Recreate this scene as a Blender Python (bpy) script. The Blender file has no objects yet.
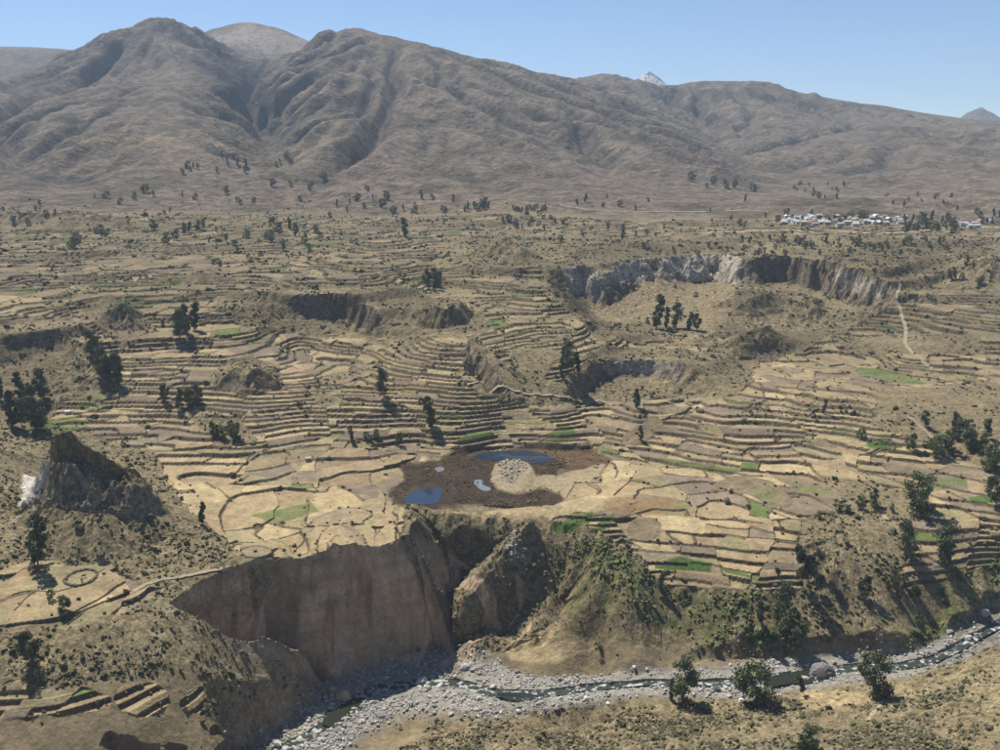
import bpy, math, random, time
import numpy as np
T0 = time.time()
random.seed(7)
rng = np.random.default_rng(11)

# ------------------------------------------------------------------ camera, sky, sun, exposure
FPX, VH, ZC = 960.0, 150.0, 250.0            # focal length in photo pixels, horizon row, camera height
PITCH = math.atan((375.0 - VH) / FPX)
scene = bpy.context.scene
C = scene.collection
cam_data = bpy.data.cameras.new("camera")
cam = bpy.data.objects.new("camera", cam_data)
C.objects.link(cam)
cam.location = (0, 0, ZC)
cam.rotation_euler = (math.radians(90) - PITCH, 0, 0)
cam_data.sensor_width = 36.0
cam_data.lens = 36.0 * FPX / 1000.0
cam_data.clip_start = 1.0
cam_data.clip_end = 40000.0
scene.camera = cam

SUN_AZ = math.radians(-34)                    # clockwise from +Y: behind the scene, to the left
SUN_EL = math.radians(54)
world = bpy.data.worlds.new("World")
scene.world = world
world.use_nodes = True
wn = world.node_tree.nodes
bg = wn.get("Background") or wn.new("ShaderNodeBackground")
sky = wn.new("ShaderNodeTexSky")
sky.sky_type = 'NISHITA'
sky.sun_disc = False
sky.sun_elevation = SUN_EL
sky.sun_rotation = SUN_AZ
sky.altitude = 3500
sky.air_density = 1.0
sky.dust_density = 0.0
sky.ozone_density = 3.0
world.node_tree.links.new(sky.outputs[0], bg.inputs[0])
bg.inputs[1].default_value = 0.078
sun_data = bpy.data.lights.new("sun", 'SUN')
sun_data.energy = 4.8
sun_data.angle = math.radians(0.53)
sun_data.color = (1.0, 0.95, 0.86)
sun = bpy.data.objects.new("sun", sun_data)
C.objects.link(sun)
sun.rotation_euler = (math.radians(90) - SUN_EL, 0, math.pi - SUN_AZ)
scene.view_settings.view_transform = 'Standard'
scene.view_settings.look = 'None'
scene.view_settings.gamma = 1.0
scene.view_settings.exposure = 0.64
scene.view_settings.use_curve_mapping = False
scene.render.engine = 'CYCLES'
cy = scene.cycles
cy.max_bounces = 4
cy.diffuse_bounces = 2
cy.glossy_bounces = 2
cy.transmission_bounces = 2
cy.transparent_max_bounces = 4
cy.volume_bounces = 0
cy.use_denoising = True
cy.caustics_reflective = False
cy.caustics_refractive = False

# ------------------------------------------------------------------ pixel <-> place
SP, CP = math.sin(PITCH), math.cos(PITCH)
def ray(u, v):
    cx, cy_ = (u - 500.0) / FPX, (375.0 - v) / FPX
    return np.array([cx, CP + cy_ * SP, -SP + cy_ * CP])
def P(u, v, z):
    d = ray(u, v); t = (z - ZC) / d[2]
    return d[0] * t, d[1] * t
def PD(u, v, dist):                            # a place at a known forward distance
    d = ray(u, v); t = dist / d[1]
    return d[0] * t, dist, ZC + d[2] * t
def project(x, y, z):
    dz = z - ZC
    dep = y * CP - dz * SP
    up = y * SP + dz * CP
    dep = np.maximum(dep, 1e-3)
    return 500.0 + FPX * x / dep, 375.0 - FPX * up / dep

# ------------------------------------------------------------------ noise
def ihash(ix, iy, seed):
    h = ix.astype(np.uint32) * np.uint32(374761393) + iy.astype(np.uint32) * np.uint32(668265263) + np.uint32((seed * 2246822519) & 0xFFFFFFFF)
    h ^= h >> np.uint32(13); h *= np.uint32(1274126177); h ^= h >> np.uint32(16)
    h *= np.uint32(2654435761); h ^= h >> np.uint32(15)
    return h
def rnd(ix, iy, seed):
    return ihash(ix, iy, seed).astype(np.float32) / np.float32(4294967296.0)
def vnoise(x, y, seed):
    fx = np.floor(x); fy = np.floor(y)
    tx = (x - fx).astype(np.float32); ty = (y - fy).astype(np.float32)
    ix = fx.astype(np.int64); iy = fy.astype(np.int64)
    tx = tx * tx * (3 - 2 * tx); ty = ty * ty * (3 - 2 * ty)
    a = rnd(ix, iy, seed); b = rnd(ix + 1, iy, seed); c = rnd(ix, iy + 1, seed); d = rnd(ix + 1, iy + 1, seed)
    a = a + (b - a) * tx; c = c + (d - c) * tx
    return (a + (c - a) * ty) * 2 - 1
def fbm(x, y, scale, octv, seed, gain=0.5):
    s = 0; amp = 1.0; tot = 0
    for i in range(octv):
        k = 2.03 ** i / scale; a = 0.6 * i + 0.3
        s = s + amp * vnoise((x * math.cos(a) - y * math.sin(a)) * k, (x * math.sin(a) + y * math.cos(a)) * k, seed + 17 * i)
        tot += amp; amp *= gain
    return s / tot
def sstep(a, b, x):
    t = np.clip((x - a) / (b - a), 0, 1)
    return t * t * (3 - 2 * t)
def voronoi(x, y, scale, seed, jit=0.85, salt=None):
    """nearest cell's id, distance to the border with the next one"""
    gx = x / scale; gy = y / scale
    ix0 = np.floor(gx).astype(np.int64); iy0 = np.floor(gy).astype(np.int64)
    d1 = np.full(x.shape, 1e9, np.float32); d2 = d1.copy(); best = np.zeros(x.shape, np.uint32); sec = best.copy(); cen = np.zeros(x.shape, np.float32)
    so = 0 if salt is None else salt.astype(np.int64)
    for dx in (-1, 0, 1):
        for dy in (-1, 0, 1):
            cx = ix0 + dx; cy_ = iy0 + dy
            px = cx + 0.5 + jit * (rnd(cx + so, cy_ - so, seed) - 0.5); py = cy_ + 0.5 + jit * (rnd(cx + so, cy_ - so, seed + 1) - 0.5)
            d = np.hypot(gx - px, gy - py).astype(np.float32)
            hid = ihash(cx + so, cy_ - so, seed + 2)
            near = d < d1
            nb2 = d < d2
            sec = np.where(near, best, np.where(nb2, hid, sec)); d2 = np.where(near, d1, np.minimum(d2, d)); best = np.where(near, hid, best); d1 = np.where(near, d, d1)
            cen = np.where(near, np.hypot(px * scale, py * scale), cen)
    return best, (d2 - d1) * scale * 0.5, sec, cen

# ------------------------------------------------------------------ smooth surface through measured points
def warp(x, y):
    return np.arctan2(x, y) * 3.0, np.log(np.maximum(np.hypot(x, y), 1.0)) * 1.7
class TPS:
    def __init__(self, pts, smooth=1e-4):
        pts = np.array(pts, float)
        a, b = warp(pts[:, 0], pts[:, 1]); self.p = np.stack([a, b], 1); n = len(pts)
        d = np.hypot(a[:, None] - a[None], b[:, None] - b[None])
        K = self.k(d) + smooth * np.eye(n)
        Q = np.stack([np.ones(n), a, b], 1)
        A = np.block([[K, Q], [Q.T, np.zeros((3, 3))]])
        self.w = np.linalg.lstsq(A, np.concatenate([pts[:, 2], np.zeros(3)]), rcond=None)[0]
    @staticmethod
    def k(d):
        return np.where(d > 1e-9, d * d * np.log(np.maximum(d, 1e-9)), 0)
    def __call__(self, x, y):
        a, b = warp(x, y); sh = a.shape; a = a.ravel(); b = b.ravel()
        o = self.w[-3] + self.w[-2] * a + self.w[-1] * b
        for (pa, pb), w in zip(self.p, self.w[:-3]):
            o = o + w * self.k(np.hypot(a - pa, b - pb))
        return o.reshape(sh)
def U(*t): return [(*P(u, v, z), z) for u, v, z in t]
def D(*t): return [PD(u, v, d) for u, v, d in t]

ctrl = []
# the slope below the viewpoint and the near bank
for a in (-44, -30, -15, 0, 15, 30, 44):
    ar = math.radians(a)
    for r, z in ((6, 244), (60, 190), (120, 148), (200, 98), (270, 58 if a > -12 else 44)):
        ctrl.append((r * math.sin(ar), r * math.cos(ar), z - (6 if r == 270 else 0)))
ctrl += U((1000, 742, 55), (1040, 700, 52), (1000, 690, 44), (1000, 655, 40), (930, 700, 34), (850, 738, 34), (930, 745, 44), (760, 716, 22), (760, 745, 30),
          (640, 722, 16.5), (640, 745, 24), (520, 722, 10), (520, 746, 17), (430, 735, 7), (440, 748, 11), (360, 746, 3))
# the spur at lower left
ctrl += U((60, 600, 62), (0, 600, 63), (-80, 600, 66), (120, 598, 60), (60, 650, 56), (0, 650, 57), (-80, 650, 60), (60, 690, 49), (0, 695, 49), (-80, 700, 51), (130, 660, 50), (130, 700, 43),
          (185, 655, 46), (190, 700, 36), (60, 738, 40), (0, 742, 41), (-80, 745, 42), (130, 736, 36), (200, 735, 28), (60, 775, 33), (0, 780, 34), (-80, 785, 35), (130, 770, 28), (185, 768, 22), (150, 605, 58), (205, 632, 45), (250, 652, 31), (290, 675, 18), (320, 692, 8), (240, 700, 24), (275, 712, 13))
ctrl += U((20, 560, 66), (-80, 560, 70), (90, 550, 65), (160, 560, 61), (230, 570, 59.5), (200, 545, 62), (0, 500, 78), (-80, 500, 84), (0, 455, 84), (-80, 450, 92), (170, 520, 68), (215, 520, 61), (60, 500, 72), (120, 500, 70))
# fields and marsh of the middle bench
ctrl += U((400, 714, 2.5), (440, 712, 4), (480, 714, 6), (400, 735, 4))
ctrl += U((258, 577, 57.7), (300, 573, 57.7), (340, 567, 57.7), (380, 560, 57.8), (420, 552, 58))
ctrl += U((250, 540, 58.5), (300, 555, 58), (380, 545, 58), (300, 520, 59), (390, 515, 59.5), (250, 490, 61), (330, 485, 60.5), (400, 492, 60), (470, 500, 60), (550, 485, 60), (480, 455, 60), (540, 452, 60), (600, 458, 60), (430, 470, 60), (520, 510, 60), (570, 512, 59),
          (620, 520, 57), (650, 505, 58.5), (620, 545, 50), (700, 540, 53), (680, 565, 46), (760, 560, 50), (760, 580, 45), (720, 595, 38), (630, 600, 37), (590, 610, 30), (560, 560, 42), (540, 595, 30),
          (590, 648, 14), (540, 650, 12), (500, 645, 11), (660, 640, 22), (780, 620, 32), (720, 640, 24), (640, 470, 61), (720, 500, 58), (800, 500, 60),
          (850, 500, 62), (900, 480, 66), (990, 490, 67), (1060, 490, 68), (900, 530, 57), (820, 520, 58.5), (835, 565, 51), (850, 545, 55), (940, 560, 50), (990, 530, 58), (1060, 540, 58), (890, 598, 41), (850, 612, 36), (800, 640, 27), (850, 640, 28), (950, 595, 38), (990, 575, 42), (930, 630, 27), (1000, 600, 34), (1060, 590, 38))
ctrl += U((60, 470, 66), (130, 470, 64), (200, 465, 63.5), (330, 462, 62.5), (60, 440, 71), (120, 440, 70), (210, 440, 70), (300, 440, 69), (420, 438, 67), (500, 436, 66), (600, 436, 66), (650, 436, 68), (720, 440, 70), (800, 440, 71), (880, 445, 73), (950, 440, 75), (1040, 440, 77),
          (0, 425, 77), (60, 410, 79), (130, 410, 79), (200, 410, 79), (300, 410, 79), (380, 410, 79), (440, 410, 80), (550, 410, 78), (640, 410, 79), (720, 410, 80), (800, 410, 82), (900, 410, 84), (1000, 410, 87), (1060, 400, 90),
          (-80, 400, 88), (0, 395, 88), (90, 398, 84), (150, 380, 91), (230, 380, 91), (300, 380, 90), (370, 380, 90), (430, 382, 92), (490, 395, 87), (620, 393, 80), (700, 390, 82), (800, 380, 87), (900, 380, 87), (1000, 380, 91),
          (150, 350, 102), (230, 350, 102), (300, 350, 98), (370, 350, 98), (440, 350, 107), (500, 365, 100), (560, 360, 99), (600, 345, 101), (680, 350, 99), (740, 355, 91), (800, 350, 92), (900, 350, 94), (1000, 350, 98), (1060, 350, 101),
          (170, 325, 111), (240, 325, 111), (300, 332, 103), (540, 330, 108), (500, 340, 108), (640, 334, 97), (720, 338, 95), (800, 325, 98), (880, 320, 101), (960, 320, 107), (1040, 320, 111))
ctrl += U((0, 330, 119), (-80, 335, 120), (60, 318, 121), (110, 325, 113), (0, 300, 126), (100, 300, 126), (180, 302, 122), (240, 302, 122), (300, 285, 133), (360, 285, 133), (440, 315, 116), (430, 285, 127), (500, 300, 120), (520, 280, 129), (560, 300, 121),
          (0, 275, 135), (100, 275, 134), (200, 275, 133), (300, 265, 136), (400, 262, 136), (480, 262, 136), (560, 262, 139), (640, 252, 141), (735, 251, 141), (800, 256, 139), (880, 275, 131), (960, 283, 121), (1040, 288, 122), (900, 258, 136), (960, 255, 137),
          (0, 250, 144), (100, 250, 142), (200, 250, 141), (300, 245, 142), (400, 242, 143), (500, 240, 144), (600, 235, 146), (700, 235, 146), (850, 238, 143), (960, 238, 143), (1040, 238, 144),
          (-60, 225, 156), (60, 225, 153), (200, 222, 154), (320, 222, 152), (450, 220, 151), (560, 218, 150), (680, 218, 149), (780, 222, 148), (850, 222, 148), (920, 222, 148), (1040, 222, 149), (640, 210, 154), (740, 210, 154), (820, 211, 152), (900, 211, 152), (980, 210, 153))
# mountains (distance in metres)
ctrl += D((-60, 205, 1500), (60, 203, 1500), (180, 202, 1550), (300, 203, 1600), (420, 203, 1600), (530, 203, 1600), (-60, 170, 1750), (30, 182, 1700), (60, 165, 1900), (130, 172, 1800), (200, 180, 1750), (150, 140, 2100), (190, 139, 2100), (90, 138, 2150), (30, 145, 2150), (-60, 120, 2400),
          (100, 100, 2800), (60, 110, 2600), (0, 100, 2900), (-60, 85, 3400), (20, 78, 3500), (60, 60, 3600), (85, 43, 3700), (105, 34, 3800), (130, 30, 3850), (165, 19.5, 3900), (185, 25, 3950), (203, 38, 4000), (222, 50, 4000), (140, 70, 3300), (170, 90, 2900), (205, 110, 2600), (195, 60, 3500), (235, 145, 2150), (215, 85, 3050),
          (245, 88, 3300), (258, 122, 2750), (280, 150, 2250), (300, 178, 1900), (262, 72, 3800), (285, 58, 4000),
          (305, 52, 3700), (330, 40, 3700), (380, 43, 3700), (440, 53, 3650), (480, 62, 3600), (520, 70, 3550), (560, 82, 3450), (600, 97, 3250), (640, 122, 2900), (680, 152, 2500), (715, 180, 2150), (735, 197, 1850), (310, 90, 2900), (335, 130, 2350), (370, 80, 2950), (350, 175, 1900),
          (400, 100, 2750), (440, 140, 2250), (460, 110, 2700), (500, 165, 2020), (540, 192, 1750), (480, 185, 1800), (410, 170, 1950), (520, 120, 2700), (545, 165, 2150), (585, 135, 2600), (600, 185, 1900), (640, 175, 2100), (660, 198, 1750),
          (760, 180, 2400), (780, 150, 3000), (760, 130, 3500), (720, 150, 3200), (830, 180, 2300), (850, 150, 2900), (900, 180, 2250), (930, 160, 2600), (900, 130, 3400), (1000, 185, 2150), (1000, 150, 2900), (1060, 150, 2900), (1060, 185, 2150), (820, 195, 1900), (900, 195, 1900), (990, 198, 1850),
          (545, 90, 4600), (585, 77, 4800), (605, 73, 4800), (640, 83, 4800), (670, 84, 4700), (700, 81, 4600), (750, 83, 4500), (790, 91, 4500), (830, 100, 4500), (880, 106, 4600), (930, 113, 4700), (1000, 121, 4800), (1070, 124, 4800), (680, 110, 4000), (750, 105, 4000), (830, 118, 4000), (940, 128, 4000),
          (-80, 47, 5600), (0, 46, 5600), (50, 46, 5600), (90, 52, 5600), (150, 60, 5600), (200, 40, 5300), (222, 31, 5300), (245, 28, 5300), (270, 34, 5300), (305, 43, 5400), (350, 62, 5500), (450, 90, 5500))
for u in (-60, 60, 200, 320, 440): ctrl.append(PD(u, 100, 4700))
for u in range(-60, 1080, 140): ctrl.append(PD(u, 150, 8200))
for u in range(540, 1080, 140): ctrl.append(PD(u, 140, 6500))
surf = TPS(ctrl, 3e-4)

# ------------------------------------------------------------------ polar height grid round the viewpoint's foot
def rows():
    r = [320.0]
    while r[-1] < 1500: r.append(r[-1] + max(0.22, r[-1] ** 2 / 400000.0))
    n1 = len(r)
    while r[-1] < 5000: r.append(r[-1] + (9 + (r[-1] - 1500) * 0.0035))
    while r[-1] < 8400: r.append(r[-1] + 60)
    return np.array(r), n1
RR, NV = rows()
th_in = np.radians(np.linspace(-29.2, 29.2, 1040))
ex = np.radians(29.2 + np.cumsum(np.linspace(0.08, 1.0, 26)))
TH = np.concatenate([-ex[::-1], th_in, ex])
Y_, X_ = np.meshgrid(RR, TH, indexing='ij')
GX = Y_ * np.sin(X_); GY = Y_ * np.cos(X_)
# coarse evaluation of the smooth surface, then bilinear
def coarse(f, s=6):
    ri = np.unique(np.concatenate([np.arange(0, len(RR), s), [len(RR) - 1]])); ci = np.unique(np.concatenate([np.arange(0, len(TH), s), [len(TH) - 1]]))
    z = f(GX[np.ix_(ri, ci)], GY[np.ix_(ri, ci)])
    z1 = np.empty((len(RR), len(ci)))
    for j in range(len(ci)): z1[:, j] = np.interp(np.arange(len(RR)), ri, z[:, j])
    z2 = np.empty((len(RR), len(TH)))
    for i in range(len(RR)): z2[i] = np.interp(np.arange(len(TH)), ci, z1[i])
    return z2
H = coarse(surf)
print("base", time.time() - T0, H.shape)

nearw = 1 - sstep(1350, 1800, Y_)                       # valley weight
H += nearw * (fbm(GX, GY, 70, 3, 5) * 3.2 * sstep(330, 420, Y_) * (0.35 + 0.65 * sstep(560, 640, Y_)))

rel = nearw * sstep(640, 820, Y_)
H += rel * fbm(GX, GY, 150, 3, 211) * 8.0
bq = H / 9.0 + 0.6 * fbm(GX, GY, 260, 2, 213); bf = bq - np.floor(bq)
bench = (np.floor(bq) + sstep(0.62, 1.0, bf)) * 9.0 - (bq * 9.0 - H)
H += rel * (bench - H) * 0.8 * sstep(-0.15, 0.25, fbm(GX, GY, 220, 3, 215))
def seg_dist(x, y, pl):
    """distance to a polyline and place along it (in vertex units)"""
    best = np.full(x.shape, 1e9); par = np.zeros(x.shape)
    for i in range(len(pl) - 1):
        ax, ay = pl[i][:2]; bx, by = pl[i + 1][:2]
        dx, dy = bx - ax, by - ay; L2 = dx * dx + dy * dy + 1e-9
        t = np.clip(((x - ax) * dx + (y - ay) * dy) / L2, 0, 1)
        d = np.hypot(x - ax - t * dx, y - ay - t * dy)
        m = d < best
        best = np.where(m, d, best); par = np.where(m, i + t, par)
    return best, par
def inside(x, y, pg):
    c = np.zeros(x.shape, bool); n = len(pg)
    for i in range(n):
        ax, ay = pg[i][:2]; bx, by = pg[(i + 1) % n][:2]
        if ay == by: continue
        c ^= ((ay > y) != (by > y)) & (x < (bx - ax) * (y - ay) / (by - ay) + ax)
    return c
def box(x, y, pts, m):
    xs = [p[0] for p in pts]; ys = [p[1] for p in pts]
    return (x > min(xs) - m) & (x < max(xs) + m) & (y > min(ys) - m) & (y < max(ys) + m)

BITTEN = np.zeros(H.shape, np.float32)
CLIFF = np.zeros(H.shape, np.float32)                  # where bare faces are
def bite(pg, widths, floor, prof=((0, 0), (0.35, 0.75), (1, 1)), flute=1.5, fscale=9.0, seed=1, raise_=False, cliff=1.0):
    """lowers (or raises) the land inside a plan outline to a floor surface, with a face of given width along the rim"""
    m = box(GX, GY, pg, 3)
    idx = np.nonzero(m); x = GX[idx]; y = GY[idx]
    n = len(pg); loop = list(pg) + [pg[0]]
    d, par = seg_dist(x, y, loop)
    ins = inside(x, y, pg)
    d = np.where(ins, d, -d)
    d = d + flute * (fbm(x, y, fscale, 3, seed) + 0.8 * fbm(x, y, fscale * 2.8, 2, seed + 500)) * np.clip(np.abs(d) / 2.0 + 0.6, 0, 1)
    w = np.interp(par, np.arange(n + 1), list(widths) + [widths[0]])
    t = np.clip(d / w, 0, 1)
    s = np.interp(t, [p[0] for p in prof], [p[1] for p in prof])
    f = floor(x, y) if callable(floor) else np.full(x.shape, float(floor))
    h = H[idx]; tgt = np.maximum(h, f) if raise_ else np.minimum(h, f)
    H[idx] = h + (tgt - h) * s
    BITTEN[idx] = np.maximum(BITTEN[idx], sstep(0.5, 1.5, np.abs(tgt - h) * s) * (np.abs(tgt - h) > 12) * (t < 0.9))
    if cliff:
        kn = max(p[0] for p in prof if p[1] < 0.97)
        steep = (t > 0.0) & (t < kn) & (np.abs(tgt - h) / w * 1.0 > 0.7)
        CLIFF[idx] = np.maximum(CLIFF[idx], steep * cliff)

# --- gorge below the marsh, with the tall bare cliff
rim = U((150, 790, 26), (205, 762, 22), (242, 740, 15), (285, 722, 7), (326, 700, 4), (312, 684, 10), (262, 652, 28), (215, 630, 44), (178, 611, 54), (168, 601, 57), (200, 578, 58), (262, 567, 58), (330, 556, 58), (400, 545, 58), (410, 541, 58.5), (414, 522, 59.5), (404, 507, 60), (440, 509, 60), (480, 513, 60), (530, 520, 59.5), (580, 529, 58), (605, 545, 52), (600, 570, 44), (590, 600, 33), (560, 625, 22), (520, 640, 13), (480, 660, 7), (486, 700, 8), (446, 722, 6), (408, 738, 4), (372, 756, 3))
rim += [(-80, 345, 0), (-98, 322, 0)]
wid = [16, 16, 18, 24, 18, 14, 15, 13, 10, 10, 18, 24, 25, 22, 18, 24, 24, 40, 46, 50, 48, 40, 40, 30, 20, 12, 22, 26, 26, 26, 22, 14, 14]
gfl = TPS(U((330, 715, 1.5), (300, 735, 1), (440, 662, 3), (350, 682, 1.5), (400, 675, 2), (480, 655, 6), (520, 640, 10), (560, 625, 16), (560, 600, 20), (520, 590, 22), (590, 575, 34), (540, 560, 34), (480, 560, 37), (450, 560, 36), (445, 600, 20), (450, 640, 5), (430, 530, 50), (280, 650, 4), (230, 640, 8)) + [(-120, 360, 0), (-200, 340, 0)], 1e-3)
bite(rim, wid, gfl, prof=((0, 0), (0.1, 0.13), (0.85, 0.95), (1, 1)), flute=3.0, fscale=20, seed=3)
bl = U((82, 744, 38), (108, 727, 41), (150, 728, 39.5), (190, 722, 37), (222, 714, 32), (238, 732, 20), (205, 768, 14), (120, 780, 22))
bite(bl, [6, 6, 6, 6, 7, 6, 6, 6], TPS(U((150, 755, 25), (210, 742, 18), (110, 760, 26), (180, 770, 18)), 1e-3), prof=((0, 0), (0.8, 0.93), (1, 1)), flute=4.5, fscale=8, seed=27)
# hollow in the bowl
hol = U((446, 566, 34), (460, 556, 37), (490, 560, 36), (515, 575, 29), (532, 600, 24), (530, 625, 14), (505, 640, 9), (478, 632, 8), (456, 610, 16))
bite(hol, [8, 9, 10, 10, 9, 8, 8, 8, 7], TPS(U((500, 636, 7), (470, 625, 7), (525, 625, 8), (490, 610, 8)), 1e-3), prof=((0, 0), (0.75, 0.95), (1, 1)), flute=1.0, seed=5)
def ridge(pl, slope, seed, left=None):
    m = box(GX, GY, pl, 40); idx = np.nonzero(m); x = GX[idx]; y = GY[idx]
    d, par = seg_dist(x, y, pl); z = np.interp(par, np.arange(len(pl)), [p[2] for p in pl])
    d = np.maximum(d + 1.6 * fbm(x, y, 9, 3, seed), 0)
    sl_ = np.full(d.shape, slope)
    if left:
        i0 = np.clip(par.astype(int), 0, len(pl) - 2); A_ = np.array([q_[:2] for q_ in pl]); t_ = A_[i0 + 1] - A_[i0]
        side = t_[:, 0] * (y - A_[i0, 1]) - t_[:, 1] * (x - A_[i0, 0])
        sl_ = np.where(side < 0, left, slope)
    new = z - sl_ * d; up_ = new > H[idx]
    H[idx] = np.maximum(H[idx], new)
    CLIFF[idx] = np.where(up_ & (sl_ > 1.5), 1.0, np.where(d < 6, CLIFF[idx] * 0.15, CLIFF[idx]))
ridge(U((404, 540, 58.5), (420, 556, 50), (435, 588, 34), (446, 625, 16), (454, 655, 5)), 0.95, 301, 3.0)
ridge(U((425, 520, 55), (455, 545, 42), (490, 560, 37), (515, 577, 29), (534, 603, 21), (545, 635, 12)), 0.85, 303)
ridge(U((258, 567, 57.5), (262, 592, 47), (270, 626, 29), (288, 662, 11)), 1.7, 309)
ridge(U((530, 522, 59), (545, 560, 42), (552, 590, 30)), 0.8, 305)
# rock crag at the left
ridge(U((30, 505, 80), (95, 513, 80), (146, 513, 75)), 0.62, 307)
fr = U((12, 500, 76), (38, 518, 72), (70, 528, 70.5), (110, 530, 70), (145, 524, 71), (176, 512, 70))
crag = fr + [(x * 1.05, y + 40, z) for x, y, z in fr[::-1]]
top = TPS(U((60, 432, 113), (85, 441, 110), (112, 462, 101), (128, 457, 104), (145, 460, 102), (162, 488, 88), (38, 447, 107), (16, 484, 87), (172, 506, 74)), 1e-3)
bite(crag, [18, 22, 26, 26, 22, 18, 12, 14, 14, 14, 14, 12], lambda x, y: top(x, y) + 4.0 * fbm(x, y, 9, 4, 31, 0.6), prof=((0, 0), (0.2, 0.12), (0.5, 0.55), (0.62, 0.6), (1, 1)), flute=6.0, fscale=11, seed=7, raise_=True)
# shoulder of scrub round its foot
# --- left bluff
lb = U((-90, 340, 118), (0, 335, 118), (30, 327, 120), (55, 323, 121), (75, 330, 117), (88, 345, 109), (97, 365, 98), (100, 390, 88), (60, 408, 81), (0, 425, 77), (-90, 430, 80))
bite(lb, [16, 16, 15, 15, 14, 12, 12, 10, 14, 14, 14], TPS(U((90, 385, 89), (40, 400, 83), (0, 420, 78), (-80, 420, 80), (40, 356, 100), (0, 360, 100), (-80, 365, 101), (80, 372, 94)), 1e-3), prof=((0, 0), (0.8, 0.9), (1, 1)), flute=5.5, fscale=18, seed=9)
# --- dark bluff in the middle left
mb = U((215, 305, 123), (240, 294, 129), (270, 289, 132), (310, 287, 133), (345, 288, 133), (372, 294, 131), (392, 308, 124), (398, 328, 108), (340, 338, 100), (280, 328, 106), (235, 318, 114))
bite(mb, [12, 16, 16, 14, 12, 12, 10, 8, 8, 10, 10], TPS(U((350, 332, 99), (390, 324, 104), (290, 320, 107), (240, 314, 114), (320, 328, 102)), 1e-3), prof=((0, 0), (0.7, 0.85), (1, 1)), flute=4.5, fscale=16, seed=11)
# --- rock knob
kb = U((415, 326, 111), (440, 333, 109), (468, 328, 111), (474, 312, 117), (455, 303, 121), (425, 305, 120))
bite(kb, [9] * 6, lambda x, y: 126 + 2 * fbm(x, y, 14, 3, 33), prof=((0, 0), (1, 1)), flute=3.5, seed=13, raise_=True)
# --- rocky outcrops on the terraces
for pts, tz, sd in ((((212, 388, 88), (245, 394, 86), (282, 388, 88), (272, 368, 95), (245, 362, 97), (222, 372, 93)), 104, 401), (((98, 322, 114), (120, 330, 110), (150, 330, 110), (140, 308, 119), (105, 303, 122)), 127, 403), (((450, 262, 136), (500, 268, 134), (555, 262, 138), (540, 246, 142), (480, 246, 142)), 151, 405), (((940, 285, 120), (990, 290, 120), (1060, 288, 122), (1050, 262, 132), (960, 258, 134)), 142, 409), (((-40, 228, 152), (60, 232, 150), (150, 226, 152), (100, 214, 158), (-40, 214, 160)), 166, 411)):
    dd = U(*pts); ww = 17 if pts[0][1] > 300 else 45
    bite(dd, [ww] * len(dd), lambda x, y: tz + 7 * fbm(x, y, 13, 3, sd), prof=((0, 0), (0.4, 0.3), (1, 1)), flute=5.0 if ww < 20 else 12.0, fscale=12 if ww < 20 else 40, seed=sd, raise_=True)
# --- fluted badland cliff and golden talus at right
rc = U((546, 288, 126), (552, 272, 134), (566, 264, 138), (590, 263, 139), (604, 266, 138), (612, 262, 139), (650, 256, 140), (700, 252, 141), (728, 251, 141), (742, 258, 139), (752, 259, 139), (766, 254, 140), (800, 258, 138.5), (840, 267, 134.5), (880, 279, 129), (902, 292, 121), (895, 308, 108), (830, 318, 99), (790, 340, 95), (740, 352, 92), (700, 345, 94), (640, 340, 95), (600, 335, 98), (565, 318, 108))
rfl = TPS(U((562, 295, 117), (590, 314, 96), (640, 332, 96), (700, 330, 97), (640, 300, 105), (640, 278, 119), (665, 280, 117), (690, 288, 109), (700, 305, 104), (722, 288, 112), (738, 288, 117), (738, 302, 110), (738, 318, 103), (740, 340, 95), (612, 300, 105), (770, 282, 113), (800, 286, 111), (850, 297, 104), (880, 303, 103), (810, 320, 98)), 1e-3)
bite(rc, [16, 22, 26, 24, 22, 22, 24, 28, 28, 24, 20, 16, 15, 17, 18, 14, 10, 10, 10, 8, 8, 8, 8, 10], rfl, prof=((0, 0), (0.8, 0.95), (1, 1)), flute=7.5, fscale=12, seed=15)
for pts, tz, wds, sd in ((((722, 308, 108), (750, 310, 107), (785, 308, 106), (782, 294, 112), (745, 290, 117)), 121, 30, 17), (((708, 343, 95), (740, 352, 92), (782, 350, 92), (800, 336, 96), (770, 324, 101), (728, 327, 102)), 108, 34, 19), (((798, 316, 101), (830, 318, 100), (824, 300, 106), (800, 300, 107)), 111, 16, 20)):
    bite(U(*pts), [wds] * len(pts), lambda x, y: tz + 4 * fbm(x, y, 16, 3, sd), prof=((0, 0), (0.25, 0.2), (0.6, 0.75), (1, 1)), flute=6.0, fscale=14, seed=sd, raise_=True)
# --- lower cliff in front of the basin
lc = U((468, 338, 109), (478, 352, 105), (492, 368, 99), (515, 384, 95), (545, 388, 93), (568, 374, 97), (590, 356, 99.5), (620, 351, 100), (655, 353, 99), (690, 362, 95), (715, 375, 90), (700, 390, 85), (640, 395, 83), (590, 400, 81), (540, 405, 80), (490, 398, 84), (460, 370, 98))
bite(lc, [8, 9, 10, 14, 16, 14, 11, 9, 9, 16, 32, 24, 8, 8, 8, 8, 8], TPS(U((540, 402, 79), (500, 397, 83), (470, 360, 99), (600, 388, 78), (660, 386, 79), (700, 386, 81)), 1e-3), prof=((0, 0), (0.7, 0.9), (1, 1)), flute=3.5, fscale=11, seed=21)
# --- dark bank at right middle
db = U((935, 345, 105), (960, 335, 109), (1000, 332, 111), (1060, 335, 110), (1060, 352, 106), (1000, 355, 104), (950, 356, 103))
bite(db, [8] * 7, TPS(U((940, 352, 103.5), (1000, 353, 104.5), (1050, 351, 106)), 1e-3), flute=2, seed=23)

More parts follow.
